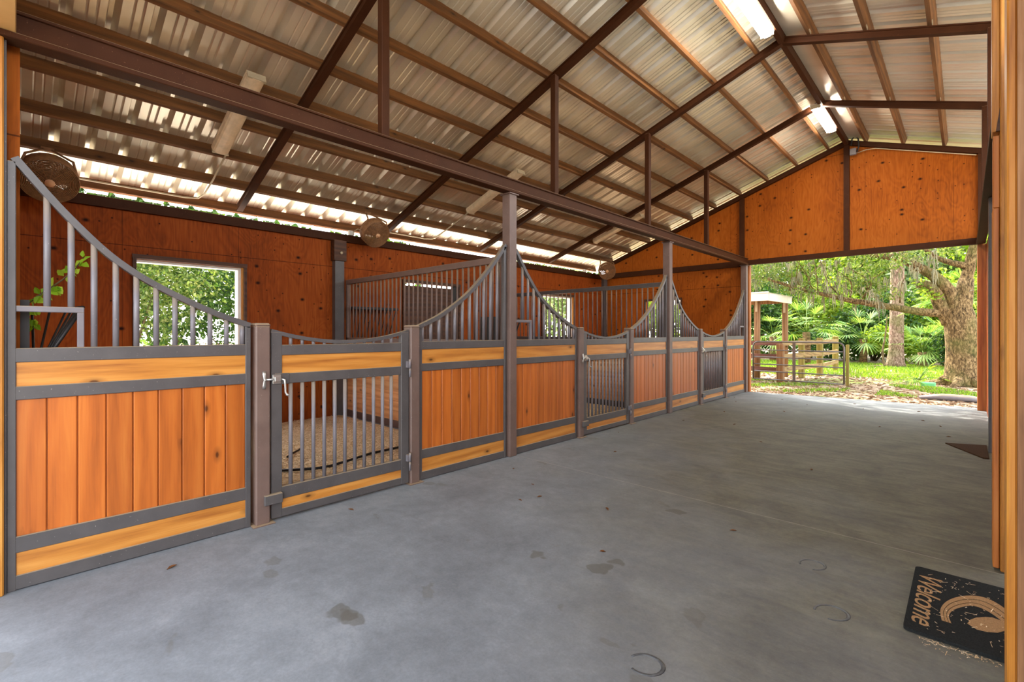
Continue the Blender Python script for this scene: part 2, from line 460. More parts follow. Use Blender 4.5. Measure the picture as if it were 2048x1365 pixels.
def m_shavings():
    t = NT('pine_shavings').set(.95, 0, .1)
    v = t.coord((1, 1, 1), False)
    vo = t.new('ShaderNodeTexVoronoi'); vo.inputs['Scale'].default_value = 70; t.link(v, vo.inputs['Vector'])
    sep = t.new('ShaderNodeSeparateColor'); t.link(vo.outputs['Color'], sep.inputs[0])
    c = t.ramp(sep.outputs[0], [(0, col(176, 146, 104)), (.5, col(234, 208, 164)), (1, col(250, 234, 204))])
    c = t.mix(t.ramp(t.noise(v, 1.4, 4), [(.4, (0, 0, 0)), (.7, (.55, .55, .55))]), c, col(214, 188, 148))
    t.base(c); t.bump(vo.outputs['Distance'], .6, .01)
    return t.m
M['shavings'] = m_shavings()

def m_ground():
    t = NT('yard_soil').set(.95, 0, .1)
    v = t.coord((1, 1, 1), False)
    a = t.noise(v, .5, 5, .6, .5); b = t.noise(v, 12, 6, .7); d = t.noise(v, 2.2, 5, .65, .4)
    c = t.ramp(t.math('ADD', t.math('MULTIPLY', b, .6), t.math('MULTIPLY', d, .4)), [(.36, col(104, 82, 62)), (.5, col(164, 140, 114)), (.62, col(204, 184, 158))])
    c = t.mix(t.ramp(a, [(.5, (0, 0, 0)), (.62, (.85, .85, .85))]), c, col(100, 118, 46))
    t.base(c); t.bump(b, .5, .03)
    return t.m
M['ground'] = m_ground()

def m_emit(name, c, s):
    t = NT(name)
    t.bsdf.inputs['Base Color'].default_value = c
    t.bsdf.inputs['Emission Color'].default_value = c
    t.bsdf.inputs['Emission Strength'].default_value = s
    return t.m
M['lampon'] = m_emit('lit_lamp_cover', col(255, 246, 230), 34.0)

# ------------------------------------------------------------------ dimensions (metres)
PITCH = 3.68            # stall to stall
XB = -3.62              # back wall of the stalls
XR = 1.8                # ridge
SL = .348               # roof slope
YE = 11.05              # far end wall
def zroof(x, z0): return z0 - SL * abs(x - XR)
ZR_BOT, ZP_BOT, ZSHEET = 4.885, 4.975, 5.103     # at the ridge: rafter underside, purlin underside, sheet
BAY = ('nearest stall', 'middle stall', 'far stall')

# ------------------------------------------------------------------ setting
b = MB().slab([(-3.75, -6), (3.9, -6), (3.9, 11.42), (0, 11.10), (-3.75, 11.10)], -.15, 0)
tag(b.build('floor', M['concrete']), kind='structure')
MB().box(-70, 70, -40, 90, -.6, -.10).build('ground', M['ground'])['kind'] = 'structure'
b = MB().box(-9.2, -3.76, -14, 12.5, -.11, -.085); b.box(-3.76, 12, -14, -6.0, -.11, -.085); b.box(3.92, 12, -6.0, 11, -.11, -.085)  # mostly unseen pale ground, added to bounce daylight into the barn
b.build('ground_bounce', M['shell'])['kind'] = 'structure'

# ceiling: ribbed metal sheets, left and right slope, one folded shell with real thickness of the ribs
def ribbed(x_lo, x_hi, y0, y1, pitch=.28):
    prof = []
    y = y0
    while y < y1:
        prof += [(y, 0), (y + .052, 0), (y + .062, .006), (y + .072, 0), (y + .114, 0), (y + .124, .006), (y + .134, 0),
                 (y + .180, 0), (y + .192, .050), (y + .224, .050), (y + .264, 0)]
        y += pitch
    vs = []; fs = []
    for x in (x_lo, x_hi):
        for (yy, h) in prof:
            vs.append((x, yy, zroof(x, ZSHEET) + h))
    n = len(prof)
    for i in range(n - 1):
        fs.append((i, i + 1, n + i + 1, n + i))
    return vs, fs
b = MB()
b.add(*ribbed(-4.25, XR, -.5, 11.45))
b.add(*ribbed(XR, 4.45, -.5, 11.45))
o = b.build('ceiling', M['galv']); o['kind'] = 'structure'
so = o.modifiers.new('thickness', 'SOLIDIFY'); so.thickness = .004; so.offset = 1

# walls
def wall_yz(x0, x1, y0, y1, z0, z1, holes):
    """boxes around rectangular holes (ya, yb, za, zb), holes sorted along y"""
    b = MB(); y = y0
    for (ya, yb, za, zb) in holes:
        b.box(x0, x1, y, ya, z0, z1); b.box(x0, x1, ya, yb, z0, za); b.box(x0, x1, ya, yb, zb, z1); y = yb
    b.box(x0, x1, y, y1, z0, z1); return b
WIN = [(.99, 2.14), (4.68, 5.90), (8.40, 9.62)]
WZ0, WZ1 = 1.02, 2.17
tag(wall_yz(XB - .09, XB, -.1, YE, -.02, 2.73, [(a, c, WZ0, WZ1) for a, c in WIN]).build('wall_left', M['ply_y']), kind='structure')
b = MB()
gx0, gx1 = -2.42, -1.50; gz0, gz1 = 1.05, 2.08
yb0, yb1 = YE + .02, YE + .12
b.box(XB, gx0, yb0, yb1, -.02, 2.8); b.box(gx0, gx1, yb0, yb1, -.02, gz0); b.box(gx0, gx1, yb0, yb1, gz1, 2.8); b.box(gx1, 0, yb0, yb1, -.02, 2.8)
b.prism([(XB, 2.8), (XR, 2.8), (XR, zroof(XR, 4.955)), (XB, zroof(XB, 4.955))], yb0, yb1)
b.prism([(XR, 2.8), (3.60, 2.8), (3.60, zroof(3.6, 4.955)), (XR, zroof(XR, 4.955))], yb0, yb1)
tag(b.build('wall_back', M['ply_x']), kind='structure')
b = MB()
b.box(XB, -.09, -.10, .02, -.02, 2.8)
b.prism([(XB, 2.8), (-.09, 2.8), (-.09, zroof(-.09, ZSHEET) - .02), (XB, zroof(XB, ZSHEET) - .02)], -.10, .0)
tag(b.build('wall_front', M['ply_x']), kind='structure')
b = MB()
b.box(3.70, 3.78, -.1, 2.34, 0, 2.76); b.box(3.66, 3.74, 3.84, 7.24, 0, 2.76); b.box(3.70, 3.78, 7.36, YE, 0, 2.76); b.box(3.70, 3.78, 2.34, 3.70, 2.1, 2.76)
tag(b.build('wall_right', M['ply_y']), kind='structure')
d = thing('door_1', (3.76, 3.02, 0), None, None, kind='structure')
MB().box(3.80, 3.85, 2.36, 3.70, 0.01, 2.08, .004).build('door_panel', M['redtrim'], d)

# windows: rough frame, jamb liners, sill; window_2 has a shutter closed but for a slit at the top
def window_left(n, ya, yb, shutter=False):
    w = thing('window_%d' % n, (XB, (ya + yb) / 2, WZ0), None, None, kind='structure')
    f = MB(); x0, x1 = XB - .01, XB + .035
    f.box(x0, x1, ya - .04, yb + .04, WZ1, WZ1 + .05); f.box(x0, x1, ya - .035, ya, WZ0, WZ1); f.box(x0, x1, yb, yb + .035, WZ0, WZ1)
    f.build('frame', M['darktrim'], w)
    MB().box(XB - .13, XB + .03, ya - .03, yb + .03, WZ0 - .03, WZ0).build('sill', M['darktrim'], w)
    if shutter:
        s = MB().box(XB - .06, XB - .02, ya + .01, yb - .14, WZ0 + .01, WZ1 - .045)
        s.build('shutter', M['darktrim'], w)
        MB().box(XB - .06, XB - .005, yb - .13, yb - .01, WZ0, WZ1).build('shutter_stile', M['rack'], w)
    else:
        MB().box(XB - .15, XB - .03, yb - .06, yb - .005, WZ0, WZ1 - .03).build('jamb', M['white'], w)
        MB().box(XB - .15, XB - .03, ya, yb, WZ1 - .035, WZ1).build('head_liner', M['white'], w)
        MB().box(XB - .03, XB + .005, yb - .02, yb, WZ0, WZ1).build('stop', M['pinepost'], w)
window_left(1, *WIN[0]); window_left(2, *WIN[1], True); window_left(3, *WIN[2])
w = thing('window_4', ((gx0 + gx1) / 2, YE, gz0), None, None, kind='structure')
f = MB().box(gx0 - .03, gx1 + .03, YE - .02, YE + .03, gz1, gz1 + .05).box(gx0 - .03, gx0, YE - .02, YE + .03, gz0, gz1).box(gx1, gx1 + .03, YE - .02, YE + .03, gz0, gz1)
f.build('frame', M['darktrim'], w)
MB().box(gx0 - .03, gx1 + .03, YE - .03, YE + .14, gz0 - .03, gz0).build('sill', M['darktrim'], w)

# ------------------------------------------------------------------ roof structure
TY = [2.13, 4.37, 6.61, 8.84]
ORD = ['nearest', 'second', 'third', 'fourth']
def rafter(b, xa, xb, y, w=.075, h=.088):
    b.obox((xa, y, zroof(xa, ZR_BOT) + .012), (xb, y, zroof(xb, ZR_BOT) + .012), w * .62, h - .012)
    b.obox((xa, y, zroof(xa, ZR_BOT)), (xb, y, zroof(xb, ZR_BOT)), w, .016)
    b.obox((xa, y, zroof(xa, ZR_BOT) + h - .014), (xb, y, zroof(xb, ZR_BOT) + h - .014), w, .014)
for k, y in enumerate(TY):
    t = thing('roof_truss', (XR, y, ZR_BOT), 'red-brown steel roof frame across the aisle, %s' % ('nearest of four', 'second of four', 'third of four', 'farthest of four')[k], 'truss', 'steel roof frames')
    b = MB(); rafter(b, -3.74, XR, y); b.build('rafter', M['truss'], t)
    b = MB(); rafter(b, XR, 4.2, y); b.build('rafter', M['truss'], t)
    for xh in (0.0, 3.64):
        b = MB().box(xh - .035, xh + .035, y - .075, y - .005, 2.90, zroof(xh, ZR_BOT) + .02, .004)
        b.build('hanger', M['truss'], t)
    # small gusset plates where the timbers land
    for xp in (2.09, 2.635, 3.18):
        z = zroof(xp, ZP_BOT); g = MB()
        g.add([(xp + .028, y - .04, z - .01), (xp + .028, y - .14, z + .0), (xp + .028, y - .04, z + .085),
               (xp + .020, y - .04, z - .01), (xp + .020, y - .14, z + .0), (xp + .020, y - .04, z + .085)],
              [(0, 1, 2), (5, 4, 3), (0, 3, 4, 1), (1, 4, 5, 2), (2, 5, 3, 0)])
        g.build('gusset', M['conduit'], t)

t = thing('gable_truss', (XR, YE, 2.76), 'dark brown steel frame outlining the plywood gable and far doorway', 'frame')
b = MB(); rafter(b, XB, XR, YE - .03, .08, .09); b.build('rafter', M['truss'], t)
b = MB(); rafter(b, XR, 4.2, YE - .03, .08, .09); b.build('rafter', M['truss'], t)
MB().box(-.15, 3.66, YE - .06, YE + .02, 2.76, 2.865).build('lintel', M['truss'], t)
MB().box(XB, -.15, YE - .05, YE + .02, 2.74, 2.865).build('girt', M['truss'], t)
for x0, x1, z0 in ((-.145, -.055, 2.86), (1.755, 1.845, 2.86), (3.60, 3.68, 2.86)):
    MB().box(x0, x1, YE - .05, YE + .02, z0, zroof((x0 + x1) / 2, ZR_BOT) + .02).build('upright', M['truss'], t)
MB().box(-.10, -.02, YE - .06, YE + .02, 0, 2.76).build('door_upright', M['post'], t)

# timbers under the sheets
PX = [1.51 - .545 * k for k in range(11)]
NTH = ['first', 'second', 'third', 'fourth', 'fifth', 'sixth', 'seventh', 'eighth', 'ninth', 'tenth', 'eleventh']
def purlin(x, side):
    b = MB(); z = zroof(x, ZP_BOT)
    c = .019; s = SL * (1 if side < 0 else -1)
    vs = []
    for y in (-.35, 11.10):
        for dx, dz in ((-c, -s * c), (c, s * c), (c - s * .11, s * c + .118), (-c - s * .11, -s * c + .118)):
            vs.append((x + dx, y, z + dz))
    b.add(vs, [(0, 1, 2, 3), (7, 6, 5, 4), (0, 4, 5, 1), (1, 5, 6, 2), (2, 6, 7, 3), (3, 7, 4, 0)])
    return b.build('purlin', M['purlin'], origin=(x, 5, z))
for k, x in enumerate(PX):
    tag(purlin(x, -1), 'brown roof timber running lengthwise, %s below the ridge on the left slope' % NTH[k], 'purlin', 'roof timbers')
for k, x in enumerate((2.09, 2.635, 3.18)):
    tag(purlin(x, 1), 'brown roof timber running lengthwise, %s below the ridge on the right slope' % NTH[k], 'purlin', 'roof timbers')
tag(MB().box(XR - .03, XR + .03, -.3, YE, ZR_BOT + .0, ZR_BOT + .12).build('ridge_beam', M['truss'], origin=(XR, 5, ZR_BOT)), 'narrow dark steel ridge beam along the top of the roof', 'beam')
b = MB()
xa, xb2 = XR + .035, 2.06
b.add([(xa, -.3, zroof(xa, ZP_BOT) + .03), (xb2, -.3, zroof(xb2, ZP_BOT) + .05), (xb2, 11, zroof(xb2, ZP_BOT) + .05), (xa, 11, zroof(xa, ZP_BOT) + .03),
       (xa, -.3, zroof(xa, ZP_BOT) + .033), (xb2, -.3, zroof(xb2, ZP_BOT) + .053), (xb2, 11, zroof(xb2, ZP_BOT) + .053), (xa, 11, zroof(xa, ZP_BOT) + .033)],
      [(0, 1, 2, 3), (7, 6, 5, 4), (0, 4, 5, 1), (1, 5, 6, 2), (2, 6, 7, 3), (3, 7, 4, 0)])
tag(b.build('ridge_flashing', M['galv'], origin=(XR, 5, 4.9)), 'smooth shiny metal strip beside the ridge on the right slope', 'flashing')

# header beams over the stall fronts, eave beam on the back wall
def header(x, y0, y1, label):
    t = thing('header_beam', (x, (y0 + y1) / 2, 2.755), label, 'beam')
    MB().box(x - .032, x + .032, y0, y1, 2.775, 2.90).build('web', M['truss'], t)
    MB().box(x - .055, x + .055, y0, y1, 2.755, 2.785, .004).build('bottom_flange', M['truss'], t)
    MB().box(x - .045, x + .045, y0, y1, 2.885, 2.902, .003).build('top_flange', M['truss'], t)
header(0.0, -.1, YE - .06, 'long red-brown steel beam above the three stall fronts')
header(3.635, 3.72, YE - .06, 'steel beam on top of the right wall, running to the far doorway')
t = thing('eave_beam', (XB, 5.5, 2.73), 'dark steel beam along the top of the left stall wall', 'beam')
MB().box(XB - .06, XB + .04, -.1, YE - .05, 2.72, 2.835, .004).build('web', M['truss'], t)
MB().box(XB - .06, XB + .055, -.1, YE - .05, 2.715, 2.735).build('flange', M['truss'], t)

# front opening: tan header over the viewer, yellow pine post at the left edge
tag(MB().box(-.10, 3.7, -.28, .006, 2.785, 3.25, .004).build('tan_header', M['tan'], origin=(1.8, -.1, 2.79)), 'tan steel header over the front opening, top left corner', 'header')
tag(MB().box(-.09, .03, -.26, -.036, 0, 2.775, .006).build('pine_post', M['pinepost'], origin=(0, -.15, 0)), 'yellow pine post at the left edge before the nearest stall', 'post')

# right wall posts: foreground door post and the stacked trim boards beyond the doorway
t = thing('door_post', (3.62, 2.27, 0), 'rough yellow and grey timber door post in the right foreground', 'post')
MB().box(3.566, 3.699, 2.2, 2.34, 0, 4.28, .006).build('core', M['greypost'], t)
MB().box(3.546, 3.569, 2.196, 2.33, 0, 4.30, .005).build('face_board', M['pinepost'], t)
t = thing('trim_stack', (3.6, 3.77, 0), 'stacked orange trim boards beyond the welcome mat on right wall', 'trim')
MB().box(3.558, 3.584, 3.70, 3.84, .012, 1.98, .004).build('board', M['redtrim'], t)
MB().box(3.586, 3.613, 3.675, 3.84, .006, 4.30, .004).build('board', M['pinepost'], t)
MB().box(3.560, 3.585, 3.72, 3.84, 1.985, 2.38, .003).build('block', M['redtrim'], t)
MB().box(3.556, 3.586, 3.715, 3.84, 2.40, 4.30, .003).build('board', M['pinepost'], t)
b = MB().add([(3.57, 3.705, 2.40), (3.596, 3.705, 2.40), (3.590, 3.705, 2.56), (3.57, 3.72, 2.40), (3.596, 3.72, 2.40), (3.590, 3.72, 2.56)],
             [(0, 1, 2), (5, 4, 3), (0, 3, 4, 1), (1, 4, 5, 2), (2, 5, 3, 0)])
b.build('wedge', M['darktrim'], t)
tag(MB().box(3.61, 3.66, 3.72, 3.84, 0, 4.28).build('trim_1', M['redtrim'], origin=(3.63, 3.78, 0)), kind='structure')
tag(MB().box(3.63, 3.70, 7.25, 7.35, 0, 2.755, .004).build('steel_column', M['frame'], origin=(3.66, 7.3, 0)), 'charcoal steel column on the right side of the aisle', 'column')
tag(MB().box(3.592, 3.70, YE - .02, YE + .12, 0, 2.76, .004).build('trim_2', M['redtrim'], origin=(3.65, YE, 0)), kind='structure')
tag(MB().box(-.018, .045, YE + .02, YE + .13, 0, 2.76, .004).build('trim_3', M['redtrim'], origin=(0, YE, 0)), kind='structure')
b = MB()
b.tube([(3.60, YE - .03, 1.98), (3.56, YE - .05, 1.98), (3.55, YE - .05, 1.995), (3.52, YE - .05, 2.0), (3.505, YE - .05, 1.985), (3.52, YE - .05, 1.965), (3.545, YE - .05, 1.968)], .004, 6)
tag(b.build('wire_hook', M['chrome'], origin=(3.60, YE - .03, 1.98)), 'small bent wire hook on the right jamb of the far doorway', 'hook')

# ------------------------------------------------------------------ stall fronts
CURVE_L = [(.0, 2.18), (.06, 2.10), (.128, 2.0), (.224, 1.885), (.357, 1.735), (.478, 1.64), (.595, 1.567), (.746, 1.486), (.908, 1.41), (1.088, 1.345)]
CURVE_R = [(.0, 2.21), (.04, 2.15), (.10, 2.08), (.20, 1.966), (.31, 1.855), (.40, 1.766), (.51, 1.668), (.63, 1.583), (.86, 1.441), (1.09, 1.345)]
def interp(tab, s):
    for (a, za), (c, zc) in zip(tab, tab[1:]):
        if a <= s <= c: return za + (zc - za) * (s - a) / (c - a)
    return tab[-1][1] if s > tab[-1][0] else tab[0][1]
def smooth_curve(tab, n=28):
    s = np.linspace(tab[0][0], tab[-1][0], n); z = np.array([interp(tab, x) for x in s])
    for _ in range(3): z[1:-1] = (z[:-2] + 2 * z[1:-1] + z[2:]) / 4
    return list(zip(s.tolist(), z.tolist()))
CL, CR = smooth_curve(CURVE_L), smooth_curve(CURVE_R)
XF0, XF1 = -.045, 0.0     # depth of the fixed panels

def tongue_boards(y0, y1, z0, z1, n, xf):
    """separate boards with shallow grooves between them"""
    b = MB(); p = (y1 - y0) / n
    for k in range(n):
        b.box(xf - .02, xf, y0 + k * p + .0025, y0 + (k + 1) * p - .0025, z0, z1, .004)
    b.box(xf - .024, xf - .012, y0, y1, z0, z1)
    return b
Z_BARTOP = 1.22
def make_panel(side, notch, label):
    """fixed half of a stall front, 1.09 m wide; side -1: tall end on the near post, +1: tall end on the far post"""
    ya, yb = (0.0, 1.09) if side < 0 else (2.44, 3.53)
    e0 = ya - .026 if side < 0 else ya
    t = thing('stall_barrier', (0, ya, 0), label, 'stall panel', 'fixed stall front panels')
    f = MB()
    sh = interp(CL if side < 0 else CR, 0)
    tall, low = sh - .02, 1.34
    za, zb = (tall, low) if side < 0 else (low, tall)
    f.box(XF0, XF1, e0, ya + (.006 if side < 0 else .032), 0, za, .003); f.box(XF0, XF1, yb - .032, yb, 0, zb, .003)
    for z0, z1 in ((1.148, Z_BARTOP), (.958, 1.027), (.188, .270), (.004, .075)):
        f.box(XF0, XF1 - .001, ya + .0, yb - .03, z0, z1, .003)
    f.build('frame', M['frame'], t)
    tongue_boards(ya + (.0 if side < 0 else .028), yb - .028, .266, .962, 9, XF1 - .012).build('board_panel', M['boards'], t)
    MB().box(XF0 + .01, XF1 - .008, ya + (.002 if side < 0 else .028), yb - .028, 1.023, 1.152, .003).build('top_plank', M['plank'], t)
    MB().box(XF0 + .01, XF1 - .008, ya + (.002 if side < 0 else .028), yb - .028, .071, .192, .003).build('kick_plank', M['plank'], t)
    path = [(-.022, (ya + s) if side < 0 else (yb - s), z) for s, z in (CL if side < 0 else CR)]
    MB().sweep(path, .022, .034).build('curved_rail', M['frame'], t)
    ns, nz = .25, 1.435
    for k in range(11):
        s = .118 + k * .0925
        y = ya + s if side < 0 else yb - s
        z0 = Z_BARTOP - .004
        if notch and s < ns: z0 = nz
        MB().cyl((-.022, y, z0), (-.022, y, interp(CL if side < 0 else CR, s) - .008), .0145, 12).build('bar', M['bar'], t)
    if notch:
        n_ = MB()
        y0, y1 = (ya, ya + ns + .012) if side < 0 else (yb - ns - .012, yb - .03)
        n_.box(XF0 + .008, XF1 - .006, y0, y1, nz - .03, nz, .003)
        yy = y1 - .028 if side < 0 else y0
        n_.box(XF0 + .008, XF1 - .006, yy, yy + .028, Z_BARTOP - .002, nz - .028, .003)
        n_.build('feed_opening', M['bar'], t)
    return t
POSTL = 'charcoal steel and orange board stall panel'
make_panel(-1, True, POSTL + ' left of the nearest gate, with feed opening')
p2 = make_panel(1, False, POSTL + ' right of the nearest gate, against the tall post')
q1 = make_panel(-1, True, POSTL + ' left of the middle gate, beside the tall post')
q1.location.y += PITCH
copy_tree(p2, (0, PITCH, 0), POSTL + ' right of the middle gate')
q3 = make_panel(-1, False, POSTL + ' left of the far gate'); q3.location.y += 2 * PITCH
q4 = make_panel(1, True, POSTL + ' right of the far gate, last before the doorway'); q4.location.y += 2 * PITCH

# short gate posts and tall posts
def short_post(y, label):
    t = thing('gate_post', (0, y, 0), label, 'post', 'short gate posts')
    b = MB().box(-.085, .028, y - .046, y + .046, 0, 1.345, .008)
    b.build('shaft', M['post'], t)
    MB().box(-.088, .031, y - .049, y + .049, 1.335, 1.362, .012).build('cap', M['post'], t)
    MB().box(-.11, .055, y - .07, y + .07, 0, .006).build('base_plate', M['post'], t)
    return t
sp = [short_post(1.158, 'short brown steel post on the latch side of the nearest gate'),
      short_post(2.383, 'short brown steel post on the hinge side of the nearest gate')]
for k in (1, 2):
    copy_tree(sp[0], (0, k * PITCH, 0), 'short brown steel post on the latch side of the %s gate' % ('middle', 'far')[k - 1])
    copy_tree(sp[1], (0, k * PITCH, 0), 'short brown steel post on the hinge side of the %s gate' % ('middle', 'far')[k - 1])
def tall_post(y, label):
    t = thing('tall_post', (0, y, 0), label, 'post', 'tall stall posts')
    MB().box(-.085, .03, y - .052, y + .052, 0, 2.754, .005).build('shaft', M['post'], t)
    MB().box(-.10, .045, y - .07, y + .07, 2.742, 2.756).build('top_plate', M['post'], t)
    return t
tag(MB().box(-.085, .004, -.0355, -.027, 0, 2.754).build('corner_angle', M['frame'], origin=(0, -.03, 0)), 'narrow charcoal steel angle between the pine post and the nearest stall', 'post')
tall_post(3.605, 'tall brown steel post between the nearest and middle stalls')
tall_post(7.285, 'tall brown steel post between the middle and far stalls')
tall_post(10.955, 'tall brown steel post at the far doorway')

# ------------------------------------------------------------------ gates
def make_gate(label):
    ya, yb = 1.216, 2.326; xf = .012; xb_ = -.034
    t = thing('stall_gate', (0, ya, 0), label, 'gate', 'stall gates')
    f = MB()
    f.box(xb_, xf, ya, ya + .070, .018, 1.30, .003); f.box(xb_, xf, yb - .075, yb, .018, 1.30, .003)
    for z0, z1 in ((1.140, 1.212), (.942, 1.014), (.140, .226), (.018, .075)):
        f.box(xb_, xf - .001, ya + .068, yb - .073, z0, z1, .003)
    f.box(xb_, xf + .004, ya + .02, ya + .115, .940, 1.016, .002)
    f.build('frame', M['frame'], t)
    MB().box(xb_ + .01, xf - .008, ya + .066, yb - .071, 1.010, 1.144, .003).build('top_plank', M['plank'], t)
    MB().box(xb_ + .01, xf - .008, ya + .066, yb - .071, .071, .144, .003).build('kick_plank', M['plank'], t)
    tab = []
    for k in range(25):
        u = k / 24; s = (u - .5) * 2
        tab.append(((xb_ + xf) / 2, ya + (yb - ya) * u, 1.228 + .082 * abs(s) ** 2.0))
    MB().sweep(tab, .022, .026).build('curved_rail', M['frame'], t)
    for k in range(11):
        y = ya + .136 + k * .0815
        MB().cyl(((xb_ + xf) / 2, y, .222), ((xb_ + xf) / 2, y, .946), .0138, 12).build('bar', M['bar'], t)
    for k in range(11):
        y = ya + .136 + k * .0815
        s = ((y - ya) / (yb - ya) - .5) * 2; z = 1.228 + .082 * s * s
        if z - .012 > 1.214:
            MB().cyl(((xb_ + xf) / 2, y, 1.208), ((xb_ + xf) / 2, y, z - .006), .012, 10).build('spindle', M['bar'], t)
    # latch: plate, sliding bolt with hanging handle
    l = MB().box(xf, xf + .012, ya + .004, ya + .060, .945, 1.01, .003)
    l.cyl((xf + .018, ya - .055, .978), (xf + .018, ya + .062, .978), .008, 10)
    l.box(xf + .006, xf + .030, ya + .012, ya + .052, .962, .994, .003)
    lo = l.build('latch', M['chrome'], t)
    MB().tube([(xf + .020, ya + .060, .978), (xf + .030, ya + .075, .970), (xf + .032, ya + .078, .94), (xf + .034, ya + .080, .885), (xf + .036, ya + .088, .868), (xf + .042, ya + .098, .862)], [.008, .008, .007, .007, .008, .009], 8).build('handle', M['chrome'], lo)
    k_ = MB().tube([(.040, ya - .058, 1.035), (.046, ya - .058, 1.015), (.050, ya - .056, .978), (.046, ya - .058, .940), (.040, ya - .058, .92)], [.011, .012, .007, .012, .011], 8, flat=.6)
    k_.cyl((.028, ya - .056, .978), (.062, ya - .056, .978), .007, 8)
    k_.build('wing_keeper', M['chrome'], t)
    MB().box(xf, xf + .038, ya - .055, ya + .062, .128, .196, .004).build('foot_stop', M['frame'], t)
    for z in (.995, .20):
        h = MB().cyl((.040, yb - .008, z), (.040, yb - .008, z + .075), .010, 10)
        h.cyl((.040, yb - .008, z - .075), (.040, yb - .008, z - .003), .009, 10)
        h.box(xf - .002, .040, yb - .03, yb - .01, z + .005, z + .06)
        h.build('hinge', M['bar'], t)
    return t
g = make_gate('charcoal barred stall gate of the nearest stall, chrome latch at left')
copy_tree(g, (0, PITCH, 0), 'charcoal barred stall gate of the middle stall')
copy_tree(g, (0, 2 * PITCH, 0), 'charcoal barred stall gate of the far stall by the doorway')

# ------------------------------------------------------------------ partitions between stalls
def partition(y, label, dark):
    t = thing('stall_partition', (-1.8, y, 0), label, 'partition', 'partitions between stalls')
    xa, xb_ = XB + .07, -.09
    f = MB()
    f.box(xa, xb_, y - .025, y + .025, 2.045, 2.115, .003); f.box(xa, xb_, y - .025, y + .025, 1.15, 1.215, .003)
    f.box(xa, xb_, y - .025, y + .025, .0, .10, .003)
    f.box(xa, xa + .04, y - .025, y + .025, .09, 2.05); f.box(xb_ - .045, xb_, y - .025, y + .025, .09, 2.05)
    f.box(-2.03, -1.97, y - .03, y + .025, .09, 1.16)
    f.build('frame', M['frame'] if dark else M['post'], t)
    b = MB()
    for k in range(8):
        z = .10 + k * .1315
        b.box(xa + .02, xb_ - .02, y - .018, y + .018, z + .001, z + .1305, .003)
    b.build('plank_panel', M['plank_x'], t)
    n = 34
    for k in range(n):
        x = xa + .09 + (xb_ - xa - .18) * k / (n - 1)
        MB().cyl((x, y, 1.212), (x, y, 2.048), .0115, 8).build('bar', M['post'], t)
    return t
partition(3.60, 'barred partition with plank base between the nearest and middle stalls', False)
partition(7.285, 'barred partition with plank base between the middle and far stalls', True)

# back wall posts with dark collars
for k, (y, lab) in enumerate(((3.46, 'grey steel post on left wall where the nearest partition ends'), (7.2, 'grey steel post on left wall where the second partition ends'), (10.95, 'dark steel post in the far left stall corner'))):
    t = thing('wall_post', (XB + .07, y, 0), lab, 'post', 'posts along the left wall')
    MB().box(XB + .002, XB + .10, y - .075, y + .075, 0, 2.715, .004).build('shaft', M['frame'], t)
    if k == 0:
        MB().box(XB, XB + .125, y - .10, y + .10, 2.40, 2.715, .004).build('collar', M['darktrim'], t)
        MB().cyl((XB + .125, y + .01, 2.52), (XB + .145, y + .01, 2.52), .022, 12).build('bolt_head', M['conduit'], t)

# shavings on the stall floors
rng = np.random.default_rng(3)
def shavings(y0, y1, label, flakes):
    b = MB(); nx, ny = 40, 40
    X = np.linspace(XB, -.11, nx); Y = np.linspace(y0, y1, ny)
    vs = []; fs = []
    for i, x in enumerate(X):
        for j, y in enumerate(Y):
            e = min(i, nx - 1 - i, j, ny - 1 - j)
            vs.append((x, y, (.004 if e == 0 else .018 + .012 * rng.random())))
    for i in range(nx - 1):
        for j in range(ny - 1):
            fs.append((i * ny + j, (i + 1) * ny + j, (i + 1) * ny + j + 1, i * ny + j + 1))
    b.add(vs, fs, True)
    for _ in range(flakes):
        x = XB + .1 + rng.random() * 3.3; y = y0 + .08 + rng.random() * (y1 - y0 - .16); a = rng.random() * 6.28; l = .008 + .014 * rng.random(); w_ = l * .45
        c, s = math.cos(a), math.sin(a); z = .034
        q = [(-l, -w_, 0), (l, -w_, .004), (l, w_, .008), (-l, w_, .003)]
        b.add([(x + c * u - s * v, y + s * u + c * v, z + h) for u, v, h in q], [(0, 1, 2, 3)])
    return tag(b.build('wood_shavings', M['shavings'], origin=(-1.8, (y0 + y1) / 2, 0)), label, 'bedding', None, 'stuff')
shavings(.03, 3.53, 'pale wood shavings bedding on the nearest stall floor', 3500)
shavings(3.70, 7.20, 'wood shavings bedding on the middle stall floor', 300)
shavings(7.40, 10.98, 'wood shavings bedding on the far stall floor', 300)

# black hose lying in the nearest stall
b = MB()
b.tube([(-1.05, 1.66, .044), (-.925, 1.838, .046), (-.87, 1.92, .046), (-.854, 2.04, .046), (-.914, 2.272, .046), (-.999, 2.536, .046), (-1.015, 2.875, .046), (-1.10, 3.25, .044)], .013, 8)
b.tube([(-1.50, 1.90, .040), (-1.56, 1.96, .045), (-1.63, 2.03, .045), (-1.76, 2.16, .042)], .010, 8)
tag(b.build('rubber_hose', M['hose'], origin=(-.5, 1.8, .03)), 'black rubber hose lying on the shavings behind the nearest gate', 'hose')

